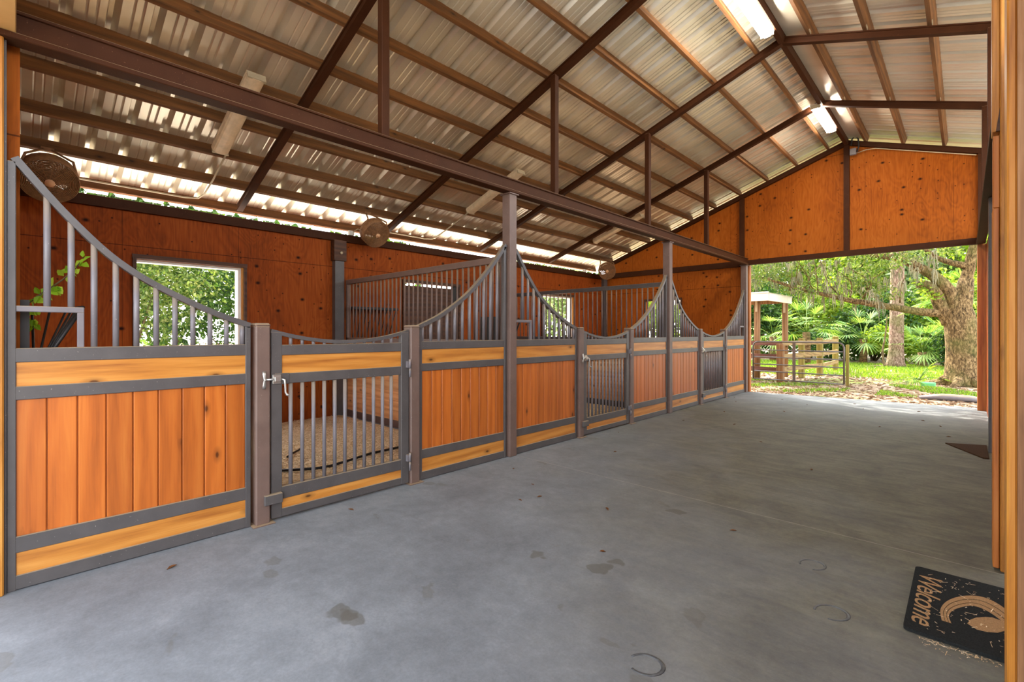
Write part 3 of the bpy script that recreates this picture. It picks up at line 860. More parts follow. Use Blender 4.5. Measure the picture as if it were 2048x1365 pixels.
# hay racks
def corner_rack(y, label):
    t = thing('corner_hay_rack', (-.12, y + .03, 1.1), label, 'hay rack', 'corner hay racks')
    f = MB()
    f.tube([(-.12, y + .24, 1.44), (-.38, y + .20, 1.44), (-.46, y + .04, 1.44)], .009, 8)
    f.tube([(-.12, y + .04, 1.05), (-.12, y + .24, 1.44)], .009, 8)
    f.build('rim', M['rack'], t)
    r = MB()
    for q in ((-.17, y + .235), (-.24, y + .225), (-.31, y + .21), (-.38, y + .19), (-.42, y + .12), (-.46, y + .045)):
        r.cyl((q[0], q[1], 1.44), (-.14 - .1 * (-.12 - q[0]), y + .05, 1.06), .006, 6)
    r.build('rods', M['rack'], t)
    MB().box(-.50, -.10, y - .005, y + .03, 1.02, 1.47).build('back_plate', M['rack'], t)
corner_rack(.025, 'black slanted hay rack in the left corner of the nearest stall')
corner_rack(3.635, 'black slanted hay rack in the corner of the middle stall')
t = thing('wall_hay_rack', (XB, 4.0, 1.2), 'dark hay rack on the left wall of the middle stall', 'hay rack')
MB().box(XB, XB + .24, 3.62, 4.42, 1.66, 1.70, .004).build('top_bar', M['rack'], t)
for k in range(9):
    MB().cyl((XB + .23, 3.66 + k * .09, 1.67), (XB + .02, 3.70 + k * .08, 1.15), .008, 6).build('rod', M['rack'], t)

# ------------------------------------------------------------------ fans, lamps, conduits
def make_fan(c, d, R, label, hang):
    """drum fan: centre c, facing d, radius R; hang = point on the timber it hangs from"""
    c = Vector(c); d = Vector(d).normalized()
    t = thing('barn_fan', c, label, 'fan', 'wire drum fans under the eave')
    s = d.cross(Vector((0, 0, 1))).normalized(); u = s.cross(d).normalized()
    def P(r, a, k): return c + s * r * math.cos(a) + u * r * math.sin(a) + d * k
    N = 40; D = .20 * R / .23
    sh = MB(); vs = []; fs = []
    rings = [(.86 * R, -D * .62), (R, -D * .42), (R, D * .42), (.985 * R, D * .42), (.985 * R, -D * .40), (.845 * R, -D * .60)]
    for r, k in rings:
        vs += [P(r, 2 * PI * i / N, k) for i in range(N)]
    m = len(rings)
    for j in range(m):
        j2 = (j + 1) % m
        for i in range(N):
            i2 = (i + 1) % N
            fs.append((j * N + i, j * N + i2, j2 * N + i2, j2 * N + i))
    sh.add(vs, fs, True); sh.build('housing', M['fan'], t)
    for nm, sg, kk in (('front_grille', 1, D * .42), ('rear_grille', -1, D * .60)):
        g_ = MB(); top = .98 if sg > 0 else .84
        for q in range(17):
            r = R * (.16 + (top - .16) * q / 16); dome = .035 * (1 - (r / R) ** 2)
            g_.tube([P(r, 2 * PI * i / N, sg * (kk + dome)) for i in range(N)], .0042, 4, closed=True)
        for q in range(12):
            a = 2 * PI * q / 12
            g_.tube([P(R * (.1 + (top - .1) * w_ / 5), a + .25 * w_ / 5, sg * (kk + .035 * (1 - (.1 + (top - .1) * w_ / 5) ** 2) - .004)) for w_ in range(6)], .004, 4)
        g_.build(nm, M['fan'], t)
    h = MB().cyl(c + d * (D * .42 + .026), c + d * (D * .42 + .044), .17 * R, 20); h.build('badge', M['fanhub'], t)
    mo = MB().cyl(c - d * D * .4, c + d * D * .1, .28 * R, 18); mo.build('motor', M['fandark'], t)
    for q in range(3):
        a = 2 * PI * q / 3 + .4; bl = MB(); vv = []
        for w_ in range(6):
            r = R * (.22 + .68 * w_ / 5)
            for e, kz in ((-.30, .02), (.34, .075)):
                vv.append(P(r, a + e, kz))
        for w_ in range(6):
            r = R * (.22 + .68 * w_ / 5)
            for e, kz in ((-.30, .024), (.34, .079)):
                vv.append(P(r, a + e, kz))
        ff = []
        for w_ in range(5):
            ff.append((2 * w_, 2 * w_ + 1, 2 * w_ + 3, 2 * w_ + 2)); ff.append((12 + 2 * w_ + 2, 12 + 2 * w_ + 3, 12 + 2 * w_ + 1, 12 + 2 * w_))
        bl.add(vv, ff, True); bl.build('blade', M['fandark'], t)
    y_ = MB(); hg = Vector(hang)
    y_.tube([c + s * R * 1.0 - d * .02, c + s * R * .75 + u * R * .9 - d * .03, hg + s * .03], [.012] * 3, 6)
    y_.tube([c - s * R * 1.0 - d * .02, c - s * R * .75 + u * R * .9 - d * .03, hg - s * .03], [.012] * 3, 6)
    y_.box(hg.x - .02, hg.x + .02, hg.y - .05, hg.y + .05, hg.z - .02, hg.z + .02)
    y_.build('yoke', M['fan'], t)
    return t
HX = PX[9]
make_fan((-3.13, .235, 2.83), (.90, .04, -.66), .225, 'round wire fan in the left corner of the nearest stall', (HX + .02, .235, zroof(HX, ZP_BOT) + .01))
make_fan((-3.25, 3.90, 2.86), (.95, .02, -.60), .215, 'round wire fan above the partition, seen from its side', (HX + .02, 3.85, zroof(HX, ZP_BOT) + .01))
make_fan((-3.14, 10.40, 2.86), (.56, -.80, -.25), .215, 'round wire fan in the far corner under the roof', (HX + .02, 10.5, zroof(HX, ZP_BOT) + .01))

def wrap_lamp(p0, p1, w, label, on, up=(0, 0, 1)):
    """fluorescent fitting: housing pan and a rounded cover beneath; p0-p1 run along the pan's underside"""
    p0 = Vector(p0); p1 = Vector(p1); d = (p1 - p0).normalized(); s = d.cross(Vector(up)).normalized(); u = s.cross(d).normalized()
    t = thing('strip_lamp', (p0 + p1) / 2, label, 'lamp', 'fluorescent strip lamps')
    MB().obox(p0, p1, w * 1.02, .028, u).build('housing', M['white'] if on else M['lampoff'], t)
    c = MB(); n = 9; vs = []; fs = []
    for e, q in enumerate((p0, p1)):
        for k in range(n):
            a = PI * k / (n - 1)
            vs.append(q - s * math.cos(a) * w * .49 - u * (math.sin(a) ** .6 * .055 if 0 < k < n - 1 else 0))
    for k in range(n - 1): fs.append((k, k + 1, n + k + 1, n + k))
    fs.append(tuple(reversed(range(n)))); fs.append(tuple(range(n, 2 * n))); fs.append((0, n, 2 * n - 1, n - 1))
    c.add(vs, fs); c.build('cover', M['lampon'] if on else M['lampoff'], t)
    for q in (p0, p1):
        MB().obox(q - d * .009 - u * .050, q + d * .009 - u * .050, w * .96, .066, u).build('end_cap', M['conduit'], t)
    return t
zl = 4.905
wrap_lamp((1.735, 5.02, zl - .02), (1.735, 6.22, zl - .02), .15, 'lit white strip lamp under the ridge, nearer one', True)
wrap_lamp((1.735, 8.74, zl - .02), (1.735, 9.96, zl - .02), .15, 'lit white strip lamp under the ridge, farther one', True)
for y, lab in ((1.62, 'unlit dusty strip lamp on the left slope near the nearest stall'), (5.40, 'unlit dusty strip lamp on the left slope beside the tall post'), (9.2, 'unlit dusty strip lamp on the left slope above the far stall')):
    wrap_lamp((-2.70, y, zroof(-2.70, ZP_BOT) - .03), (-1.52, y, zroof(-1.52, ZP_BOT) - .03), .17, lab, False)
for y, lab in ((1.70, 'thin conduit dropping from the nearest unlit lamp to the eave'), (5.42, 'thin conduit dropping from the middle unlit lamp to the eave')):
    b = MB(); xs = -2.72
    b.tube([(xs, y, zroof(xs, ZP_BOT) - .015), (-3.30, y, zroof(-3.30, ZP_BOT) - .012), (-3.62, y - .02, zroof(-3.62, ZP_BOT) - .02), (-3.72, y - .06, zroof(-3.72, ZP_BOT) - .02), (-3.76, y - .2, zroof(-3.76, ZP_BOT) - .015), (-3.76, y - 1.2, zroof(-3.76, ZP_BOT) - .01)], .011, 8)
    tag(b.build('conduit', M['conduit'], origin=(-3.3, y, 3.1)), lab, 'conduit', 'conduits on the left slope')
# outlet boxes at the eave
for y, lab in ((3.68, 'small white outlet box under the eave left of the middle fan'), (10.05, 'small white outlet box under the eave left of the far fan')):
    t = thing('outlet_box', (XB + .05, y, 2.86), lab, 'outlet', 'eave outlet boxes')
    MB().box(XB + .01, XB + .06, y - .045, y + .045, 2.835, 2.905, .004).build('box', M['white'], t)
    MB().tube([(XB + .06, y + .02, 2.89), (XB + .14, y + .06, 2.93), (XB + .22, y + .15, 2.88)], .006, 6).build('cord', M['conduit'], t)
# junction box and cable on the gable
t = thing('junction_box', (1.90, YE - .08, 4.72), 'grey junction box with a looped cable at the gable peak', 'junction box')
MB().box(1.86, 1.96, YE - .11, YE - .05, 4.66, 4.78, .004).build('box', M['bar'], t)
MB().tube([(1.88, YE - .09, 4.84), (1.90, YE - .12, 4.95), (1.95, YE - .13, 4.99), (1.995, YE - .12, 4.93), (2.00, YE - .09, 4.80), (1.97, YE - .08, 4.70)], .014, 8).build('cable', M['rack'], t)
b = MB().tube([(1.96, YE - .06, 4.685), (2.10, YE - .065, 4.71), (2.25, YE - .065, 4.70), (3.58, YE - .065, 4.235)], .008, 6)
tag(b.build('gable_conduit', M['conduit'], origin=(2.7, YE - .06, 4.5)), 'thin pale conduit under the right gable rafter', 'conduit')

# ------------------------------------------------------------------ things on the floor
def rounded_rect(x0, x1, y0, y1, r, n=6):
    p = []
    for cx, cy, a0 in ((x1 - r, y1 - r, 0), (x0 + r, y1 - r, PI / 2), (x0 + r, y0 + r, PI), (x1 - r, y0 + r, 3 * PI / 2)):
        for k in range(n + 1):
            a = a0 + PI / 2 * k / n
            p.append((cx + r * math.cos(a), cy + r * math.sin(a)))
    return p
t = thing('welcome_mat', (3.47, 3.05, 0), 'black coir mat reading Welcome at the right doorway', 'doormat')
MB().slab(rounded_rect(3.252, 3.695, 2.680, 3.425, .025), .002, .016).build('pile', M['mat'], t)
fc = bpy.data.curves.new('lettering', 'FONT'); fc.body = 'Welcome'; fc.size = .135; fc.shear = .35; fc.extrude = .001; fc.space_character = .92
fo = bpy.data.objects.new('lettering_source', fc); C.objects.link(fo)
bpy.context.view_layer.update()
me = bpy.data.meshes.new_from_object(fo.evaluated_get(bpy.context.evaluated_depsgraph_get()))
C.objects.unlink(fo); bpy.data.objects.remove(fo)
me.materials.clear(); me.materials.append(M['matprint'])
xs = [v.co.x for v in me.vertices]; wtxt = max(xs) - min(xs)
lt = bpy.data.objects.new('lettering', me); C.objects.link(lt); lt.parent = t
lt.rotation_euler = (0, 0, -PI / 2); k = .56 / wtxt; lt.scale = (k, k * .82, 1); lt.location = (3.275 - 3.47, 3.345 - 3.05, .0165); lt['_w'] = (0, 0, 0)
e = MB()
AO = [(3.374, 2.85), (3.366, 2.957), (3.385, 3.067), (3.425, 3.16), (3.475, 3.222), (3.518, 3.238), (3.559, 3.21), (3.595, 3.15), (3.63, 3.07), (3.655, 2.97)]
AI = [(3.405, 2.85), (3.396, 2.92), (3.410, 2.995), (3.448, 3.072), (3.482, 3.108), (3.515, 3.100), (3.548, 3.062), (3.575, 3.01), (3.592, 2.95), (3.60, 2.90)]
def dense(tab):
    P = [Vector((x, y, 0)) for x, y in tab]; out = []
    for i in range(len(P) - 1):
        p0, p1, p2, p3 = P[max(i - 1, 0)], P[i], P[i + 1], P[min(i + 2, len(P) - 1)]
        for k in range(4):
            u = k / 4; q = .5 * ((2 * p1) + (p2 - p0) * u + (2 * p0 - 5 * p1 + 4 * p2 - p3) * u * u + (3 * p1 - p0 - 3 * p2 + p3) * u ** 3); out.append((q.x, q.y))
    return out + [tab[-1]]
AO, AI = dense(AO), dense(AI)
def band(a, c, u0, u1):
    p = [(x0 + (x1 - x0) * u0, y0 + (y1 - y0) * u0) for (x0, y0), (x1, y1) in zip(a, c)]
    q = [(x0 + (x1 - x0) * u1, y0 + (y1 - y0) * u1) for (x0, y0), (x1, y1) in zip(a, c)]
    n = len(p); vs = [(x, y, z) for z in (.0155, .0175) for (x, y) in p + q]; fs = []
    for k in range(n - 1):
        fs += [(2 * n + k, 2 * n + k + 1, 3 * n + k + 1, 3 * n + k), (k, n + k, n + k + 1, k + 1), (k, k + 1, 2 * n + k + 1, 2 * n + k), (n + k, 3 * n + k, 3 * n + k + 1, n + k + 1)]
    e.add(vs, fs)
band(AO, AI, 0, .34); band(AO, AI, .40, .70); band(AO, AI, .76, 1)
e.slab([(3.456, 2.900), (3.466, 2.945), (3.485, 2.985), (3.515, 3.02), (3.538, 3.036), (3.566, 3.03), (3.579, 3.0), (3.576, 2.946), (3.55, 2.90), (3.518, 2.877), (3.485, 2.870)], .0155, .0175)
e.build('emblem', M['matprint'], t)
tag(MB().slab([(3.28, 7.49), (3.58, 6.87), (3.625, 6.89), (3.625, 7.65)], .001, .012).build('coir_mat', M['brownmat'], origin=(3.45, 7.1, 0)), 'brown doormat farther down the aisle by the steel column', 'doormat')

# chaff and straw bits blown onto and along the mat
b = MB(); rs_ = np.random.default_rng(77)
for k in range(260):
    if k < 150: x, y, z = rs_.uniform(3.30, 3.66), rs_.uniform(2.70, 3.38), .0185
    else: x, y, z = rs_.uniform(3.30, 3.66), 2.675 - abs(rs_.normal()) * .03, .0008
    a = rs_.uniform(0, 6.28); l = rs_.uniform(.002, .006) if rs_.random() < .8 else rs_.uniform(.008, .022); w_ = rs_.uniform(.0006, .0016); c_, s_ = math.cos(a), math.sin(a)
    b.add([(x + c_ * u - s_ * v, y + s_ * u + c_ * v, z + h) for u, v, h in ((-l, -w_, 0), (l, -w_, .001), (l, w_, .001), (-l, w_, 0))], [(0, 1, 2, 3)])
tag(b.build('straw_chaff', M['shavings'], origin=(3.47, 3, 0)), 'pale straw chaff scattered over and beside the welcome mat', 'chaff', None, 'stuff')

# horseshoes set in the slab
def horseshoe(x, y, rot, r, label):
    b = MB(); pts = []; rad = []
    for k in range(23):
        a = -PI * .30 + (PI * 1.60) * k / 22
        rr = r * (1.0 if abs(k - 11) < 7 else .98)
        px_, py_ = rr * .9 * math.cos(a), rr * math.sin(a)
        c, s = math.cos(rot), math.sin(rot)
        pts.append((x + c * px_ - s * py_, y + s * px_ + c * py_, .0005)); rad.append(.0088 - .0038 * abs(k - 11) / 11)
    b.tube(pts, rad, 8, flat=.35)
    return tag(b.build('horseshoe', M['shoe'], origin=(x, y, 0)), label, 'horseshoe', 'horseshoes set in the slab')
horseshoe(2.545, 1.705, math.radians(-60), .066, 'dark iron horseshoe set in the concrete, closest to the viewer')
horseshoe(3.00, 2.615, math.radians(-35), .070, 'worn horseshoe set in the concrete left of the welcome mat')
horseshoe(2.83, 3.08, math.radians(-20), .066, 'faint horseshoe in the concrete, farthest from the viewer')

# dead leaves on the slab
LV = [(1.02, 2.86), (.96, 2.70), (.78, 3.05), (2.35, 3.25), (.34, 3.28), (1.9, 2.4), (1.55, 3.0), (.20, 5.4), (.45, 6.8), (1.1, 7.0), (.6, 8.0), (.35, 9.3), (1.3, 8.7), (.9, 10.2),
      (2.6, 8.2), (3.0, 9.2), (2.2, 9.9), (3.2, 8.8), (1.7, 6.1), (2.4, 5.2), (.28, .60), (.2, 1.7), (2.0, 10.5), (2.9, 10.2), (3.3, 8.0), (.12, 9.9), (1.4, 9.8), (.7, 4.5)]
def leaf_quad(x, y, z, l, a, curl):
    c, s = math.cos(a), math.sin(a)
    q = [(-l, 0, 0), (-l * .2, -l * .38, curl), (l * .5, -l * .3, curl * .9), (l, 0, curl * .6), (l * .5, l * .3, curl * .9), (-l * .2, l * .38, curl), (0.1 * l, 0, .001)]
    v = [(x + c * u - s * w_, y + s * u + c * w_, z + h) for u, w_, h in q]
    return v, [(0, 1, 6), (1, 2, 6), (2, 3, 6), (3, 4, 6), (4, 5, 6), (5, 0, 6)]
for x, y in LV:
    b = MB(); l = random.uniform(.016, .030)
    b.add(*leaf_quad(x, y, .0015, l, random.uniform(0, 6.28), random.uniform(.004, .010)))
    o = b.build('dead_leaf', M['deadleaf'], origin=(x, y, 0))
    so = o.modifiers.new('thickness', 'SOLIDIFY'); so.thickness = .0012
    tag(o, 'small curled brown leaf lying on the concrete aisle', 'leaf', 'dead leaves on the aisle floor')

# leafy vine reaching in past the hay rack
def leaf_verts(p, d, up, l, w_, fold=.25):
    p = Vector(p); d = Vector(d).normalized(); s = d.cross(Vector(up))
    s = s.normalized() if s.length > 1e-4 else d.orthogonal().normalized()
    u = s.cross(d).normalized()
    return [p, p + d * l * .35 - s * w_ * .5 + u * fold * w_, p + d * l * .75 - s * w_ * .3 + u * fold * w_ * .6, p + d * l, p + d * l * .75 + s * w_ * .3 + u * fold * w_ * .6, p + d * l * .35 + s * w_ * .5 + u * fold * w_], [(0, 1, 2, 3), (0, 3, 4, 5)]
t = thing('leafy_vine', (-.30, .03, 1.36), 'bright green leafy vine poking through the left bars', 'plant')
stem = [Vector((-.30, .0, 1.36)), Vector((-.28, .05, 1.46)), Vector((-.26, .12, 1.53)), Vector((-.26, .19, 1.60)), Vector((-.27, .25, 1.68)), Vector((-.28, .28, 1.74))]
MB().tube(stem, [.006, .006, .005, .004, .003, .002], 6).build('stem', M['twig'], t)
lv = MB()
for k in range(46):
    u = random.random() * (len(stem) - 1); i = min(int(u), len(stem) - 2); p = stem[i].lerp(stem[i + 1], u - i)
    d = Vector((random.uniform(-.4, .9), random.uniform(-.6, .9), random.uniform(-.9, .7)))
    lv.add(*leaf_verts(p + d * .012, d, (random.uniform(-.5, .5) + .7, -.5, .5), random.uniform(.035, .062), random.uniform(.024, .040)))
for k in range(10):
    p = Vector((-.30 + random.uniform(-.03, .05), .02 + random.uniform(0, .09), random.uniform(1.34, 1.46)))
    lv.add(*leaf_verts(p, (random.uniform(-.3, .6), random.uniform(-.4, .8), -1), (1, -.3, .2), .045, .030))
lv.build('leaves', M['leaf_vine'], t)

# ------------------------------------------------------------------ the yard beyond the doorway
GZ = -.10
# tube gate
t = thing('tube_gate', (.15, 14.55, GZ), 'brown six-rail tube gate standing in the yard', 'gate')
ga, gb = Vector((-.95, 14.62, 0)), Vector((1.235, 14.45, 0))
def gp(u, z): p = ga.lerp(gb, u); return (p.x, p.y, z)
zt, zb_ = 1.03, -.02
b = MB(); r = .022
pts = [gp(0, zb_), gp(0, zt - .12), gp(.012, zt - .05), gp(.035, zt - .012), gp(.06, zt), gp(.94, zt), gp(.965, zt - .012), gp(.988, zt - .05), gp(1, zt - .12), gp(1, zb_)]
b.tube(pts, r, 8); b.build('frame', M['gatetube'], t)
for z in (zb_, .20, .40, .60, .80):
    MB().cyl(gp(0, z), gp(1, z), .017, 8).build('rail', M['gatetube'], t)
MB().obox(gp(.465, zb_), gp(.465, zt - .01), .035, .07, (1, 0, 0)).build('brace', M['gatetube'], t)
# fence: posts and boards, running away from the gate
def fence_post(x, y, h, w_, mat, label):
    return tag(MB().box(x - w_, x + w_, y - w_, y + w_, GZ, h, .01).build('fence_post', M[mat], origin=(x, y, GZ)), label, 'fence post', 'paddock fence posts')
fence_post(-1.02, 14.3, 1.12, .06, 'fencewood', 'greenish timber post at the hinge end of the tube gate')
fence_post(-.28, 14.75, .98, .085, 'canopywood', 'stout brown fence post behind the left half of tube gate')
fence_post(-.17, 16.6, 1.12, .075, 'fencewood', 'yellow-green fence post behind the tube gate, left of three')
fence_post(.10, 17.7, 1.12, .080, 'fencewood', 'yellow-green fence post behind the tube gate, middle of three')
fence_post(.05, 20.5, 1.15, .085, 'fencewood', 'yellow-green fence post behind the tube gate, right of three')
fence_post(1.24, 14.9, .98, .035, 'fencewood', 'thin timber post behind the free end of the tube gate')
for k, z in enumerate((.18, .55, .92)):
    lv_ = ('bottom', 'middle', 'top')[k]
    b = MB().obox((-1.5, 14.9, z), (-.25, 14.80, z), .035, .13); tag(b.build('fence_board', M['fencebrown'], origin=(-.8, 14.85, z)), '%s reddish fence board left of the stout brown post' % lv_, 'fence board', 'paddock fence boards')
    b = MB().obox((-.28, 14.86, z), (-.12, 16.5, z), .03, .13); b.obox((-.12, 16.5, z), (.16, 17.6, z), .03, .13); b.obox((.16, 17.6, z), (.12, 20.5, z), .03, .13)
    tag(b.build('fence_board', M['fenceboard'], origin=(0, 17, z)), '%s pale fence rail running back along yellow-green posts' % lv_, 'fence board', 'paddock fence boards')
# shade canopy
t = thing('shade_canopy', (-1.0, 16, GZ), 'small timber canopy with white fascia at the yard edge', 'canopy')
for x, y in ((-1.00, 15.15), (-.62, 16.6), (-3.2, 15.4), (-2.8, 16.9)):
    MB().cyl((x, y, GZ), (x, y, 2.22), .085, 14).build('post', M['canopywood'], t)
    MB().box(x - .03, x + .03, y - .10, y - .08, 1.90, 2.22).build('strap', M['conduit'], t)
MB().obox((-3.5, 14.98, 2.20), (-.585, 14.75, 2.20), .05, .26).build('fascia', M['white'], t)
MB().obox((-.585, 14.75, 2.20), (-.54, 16.95, 2.20), .05, .20).build('fascia', M['white'], t)
MB().obox((-3.4, 15.3, 2.20), (-.62, 15.12, 2.20), .05, .09).build('beam', M['canopywood'], t)
MB().obox((-3.0, 16.8, 2.20), (-.56, 16.6, 2.20), .05, .09).build('beam', M['canopywood'], t)
for k in range(7):
    u = (k + .5) / 7; x = -3.2 + 2.6 * u
    MB().obox((x, 14.95, 2.29), (x + .25, 17.0, 2.29), .045, .10, (0, 0, 1)).build('joist', M['canopywood'], t)
MB().slab([(-3.55, 14.94), (-.56, 14.72), (-.50, 17.0), (-3.0, 17.2)], 2.40, 2.425).build('roof_sheet', M['galv'], t)

# ---- foliage tools
def leaf_cloud(centers, radii, n, size, seed, up=.35, squash=.8, shell=.35):
    """n folded leaves scattered through ellipsoid clumps -> (verts, faces)"""
    g_ = np.random.default_rng(seed)
    cs = np.array(centers, float); rs = np.array(radii, float)
    if rs.ndim == 1: rs = np.stack([rs, rs, rs * squash], 1)
    w_ = rs.prod(1) ** (2 / 3); w_ /= w_.sum()
    idx = g_.choice(len(cs), n, p=w_)
    v = g_.normal(size=(n, 3)); v /= np.linalg.norm(v, axis=1, keepdims=True)
    rad = (shell + (1 - shell) * g_.random(n)) ** .7
    p = cs[idx] + v * rs[idx] * rad[:, None]
    d = v * .6 + g_.normal(size=(n, 3)) * .8; d[:, 2] -= up
    d /= np.linalg.norm(d, axis=1, keepdims=True)
    a = g_.normal(size=(n, 3)); s = np.cross(d, a); s /= np.linalg.norm(s, axis=1, keepdims=True)
    u = np.cross(s, d)
    l = size * (.6 + .8 * g_.random(n))[:, None]; wd = l * .27
    V = np.empty((n, 4, 3))
    V[:, 0] = p; V[:, 1] = p + d * l * .45 - s * wd + u * wd * .4; V[:, 2] = p + d * l; V[:, 3] = p + d * l * .45 + s * wd + u * wd * .4
    F = (np.arange(n)[:, None] * 4 + np.arange(4)[None]).tolist()
    return V.reshape(-1, 3).tolist(), F
def cloud_obj(name, mat, parent, *a, **k):
    b = MB(); b.add(*leaf_cloud(*a, **k)); return b.build(name, mat, parent)
def limb(b, pts, r0, r1, seg=10, wob=.0):
    P = [Vector(p) for p in pts]; out = []
    for i in range(len(P) - 1):
        for k in range(4):
            u = k / 4; p0 = P[max(i - 1, 0)]; p1 = P[i]; p2 = P[i + 1]; p3 = P[min(i + 2, len(P) - 1)]
            q = .5 * ((2 * p1) + (p2 - p0) * u + (2 * p0 - 5 * p1 + 4 * p2 - p3) * u * u + (3 * p1 - p0 - 3 * p2 + p3) * u ** 3)
            out.append(q + Vector((random.uniform(-wob, wob), random.uniform(-wob, wob), random.uniform(-wob, wob))))
    out.append(P[-1]); n = len(out)
    rr = r0 if isinstance(r0, list) else None
    b.tube(out, [r0 + (r1 - r0) * (i / (n - 1)) ** .8 for i in range(n)], seg)

# ---- the oak
t = thing('oak_tree', (3.42, 17.2, GZ), 'big leaning oak with mossy limbs right of the doorway', 'tree')
b = MB()
b.tube([(3.47, 17.2, GZ - .1), (3.45, 17.2, GZ + .06), (3.43, 17.2, .3), (3.42, 17.2, .85), (3.38, 17.15, 1.35), (3.32, 17.1, 1.75), (3.34, 17.1, 2.0), (3.42, 17.1, 2.3), (3.47, 17.1, 2.7)], [.54, .46, .39, .36, .345, .32, .25, .19, .15], 16)
for a in (2.2, 2.9, 3.6, 4.4, 5.2, .3):
    b.tube([(3.45 + .25 * math.cos(a), 17.2 + .25 * math.sin(a), .12), (3.45 + .55 * math.cos(a), 17.2 + .55 * math.sin(a), -.06), (3.45 + .95 * math.cos(a), 17.2 + .95 * math.sin(a), -.13)], [.16, .10, .04], 8)
limb(b, [(3.18, 17.1, 1.55), (2.98, 17.0, 2.02), (2.84, 16.9, 2.40), (2.66, 16.85, 2.58), (2.50, 16.8, 2.58)], .21, .09, 10, .006)
limb(b, [(3.28, 17.05, 1.9), (3.17, 17.0, 2.30), (2.95, 16.9, 2.66), (2.70, 16.8, 2.93), (2.42, 16.7, 3.13), (2.10, 16.6, 3.32), (1.4, 16.4, 3.5), (.6, 16.2, 3.8)], .19, .06, 10, .008)
limb(b, [(3.30, 17.1, 1.95), (3.40, 17.1, 2.3), (3.47, 17.1, 2.7), (3.56, 17.1, 3.2), (3.65, 17, 4.0), (3.4, 16.8, 5.0)], .19, .08, 10, .008)
limb(b, [(3.52, 17.1, 3.0), (3.2, 17.0, 3.12), (2.9, 17, 3.3), (2.5, 16.8, 3.7)], .10, .04, 8, .006)
limb(b, [(3.05, 17.0, 1.80), (2.66, 16.9, 1.84), (2.13, 16.7, 1.95), (1.46, 16.5, 2.12), (.99, 16.4, 2.22), (.62, 16.3, 2.36), (.10, 16.1, 2.52), (-.44, 15.9, 2.72), (-1.1, 15.6, 3.0)], .125, .035, 10, .010)
for k in range(14):
    x = random.uniform(-.6, 2.2); z = 2.1 + (2.2 - x) * .18
    limb(b, [(x, 16.5, z), (x + random.uniform(-.3, .3), 16.3 + random.uniform(-.4, .4), z + .4), (x + random.uniform(-.6, .4), 16.2 + random.uniform(-.7, .7), z + random.uniform(.6, 1.3))], .022, .008, 6)
b.build('trunk', M['oakbark'], t)
cs = []; rs = []
g_ = np.random.default_rng(11)
for k in range(44):
    x = g_.uniform(-3.2, 4.5); y = g_.uniform(13.6, 18.6); z = g_.uniform(3.0, 4.6)
    if x > 2.0: z += .5
    cs.append((x, y, z)); r = g_.uniform(.45, .8); rs.append((r, r, r * .55))
for k in range(22):
    x = g_.uniform(-2.4, 1.9); cs.append((x, g_.uniform(15.6, 17.0), 2.55 + (1.2 - x) * .12 + g_.uniform(-.15, .5))); r = g_.uniform(.3, .5); rs.append((r, r, r * .5))
cloud_obj('foliage', M['leaf_oak'], t, cs, rs, 17000, .085, 5)
cs2 = [(g_.uniform(-5, 6), g_.uniform(12.2, 20), g_.uniform(4.9, 8.0)) for _ in range(64)]
cs2 = [c_ for k, c_ in enumerate(cs2) if not (c_[0] < 1.2 and c_[1] < 15.6 and k % 5 == 0)]      # gaps that let the sun through to the slab
cloud_obj('crown', M['leaf_oak'], t, cs2, [g_.uniform(.7, 1.15) for _ in cs2], 13000, .17, 6, squash=.5)
mb = MB()
for k in range(150):
    x = g_.uniform(-2.0, 2.9); y = g_.uniform(15.8, 17.0)
    if x > 1.9: z = g_.uniform(2.6, 3.4)
    else: z = 2.15 + (1.4 - x) * .22 + g_.uniform(-.05, 1.1)
    L = g_.uniform(.16, .5)
    for q in range(6):
        ox, oy = g_.uniform(-.07, .07), g_.uniform(-.07, .07); l_ = L * g_.uniform(.4, 1.1)
        p = [(x + ox * .5, y + oy * .5, z), (x + ox + g_.uniform(-.02, .02), y + oy, z - l_ * .35), (x + ox + g_.uniform(-.03, .03), y + oy, z - l_ * .7), (x + ox + g_.uniform(-.03, .03), y + oy, z - l_)]
        mb.tube(p, [.006, .009, .007, .002], 4, smooth=False)
mb.build('hanging_moss', M['moss'], t)['kind'] = 'stuff'
fr = MB()
for k in range(60):
    u = g_.random(); p = Vector((2.95 - u * .5 + g_.uniform(-.1, .1), 16.75 + g_.uniform(-.1, .1), 2.15 + u * .55 + g_.uniform(-.05, .1)))
    fr.add(*leaf_verts(p, (g_.uniform(-1, .6), g_.uniform(-1, .1), g_.uniform(-.7, .6)), (0, -1, .4), g_.uniform(.09, .18), g_.uniform(.04, .07)))
fr.build('climbing_fern', M['leaf_lime'], t)

# ---- pine behind
t = thing('pine_tree', (1.43, 24.3, GZ), 'straight grey-brown pine trunk in the middle of the clearing', 'tree')
b = MB()
b.tube([(1.43, 24.3, GZ - .1), (1.43, 24.3, .1), (1.45, 24.3, .6), (1.47, 24.3, 2), (1.49, 24.3, 4), (1.48, 24.3, 9)], [.40, .30, .245, .23, .22, .17], 14)
b.tube([(1.40, 24.2, GZ), (.9, 24.0, GZ + .03), (.2, 23.8, GZ)], [.07, .05, .02], 8)
b.build('trunk', M['pinebark'], t)
cs = [(1.48 + g_.uniform(-1.5, 1.5), 24.3 + g_.uniform(-1.5, 1.5), g_.uniform(8, 10)) for _ in range(12)]
cloud_obj('crown', M['leaf_dark'], t, cs, [.9] * 12, 1200, .25, 9)
b = MB(); limb(b, [(1.12, 24.0, GZ), (1.05, 24.0, .5), (1.14, 24.0, 1.2), (1.2, 24, 2.0)], .05, .02, 6)
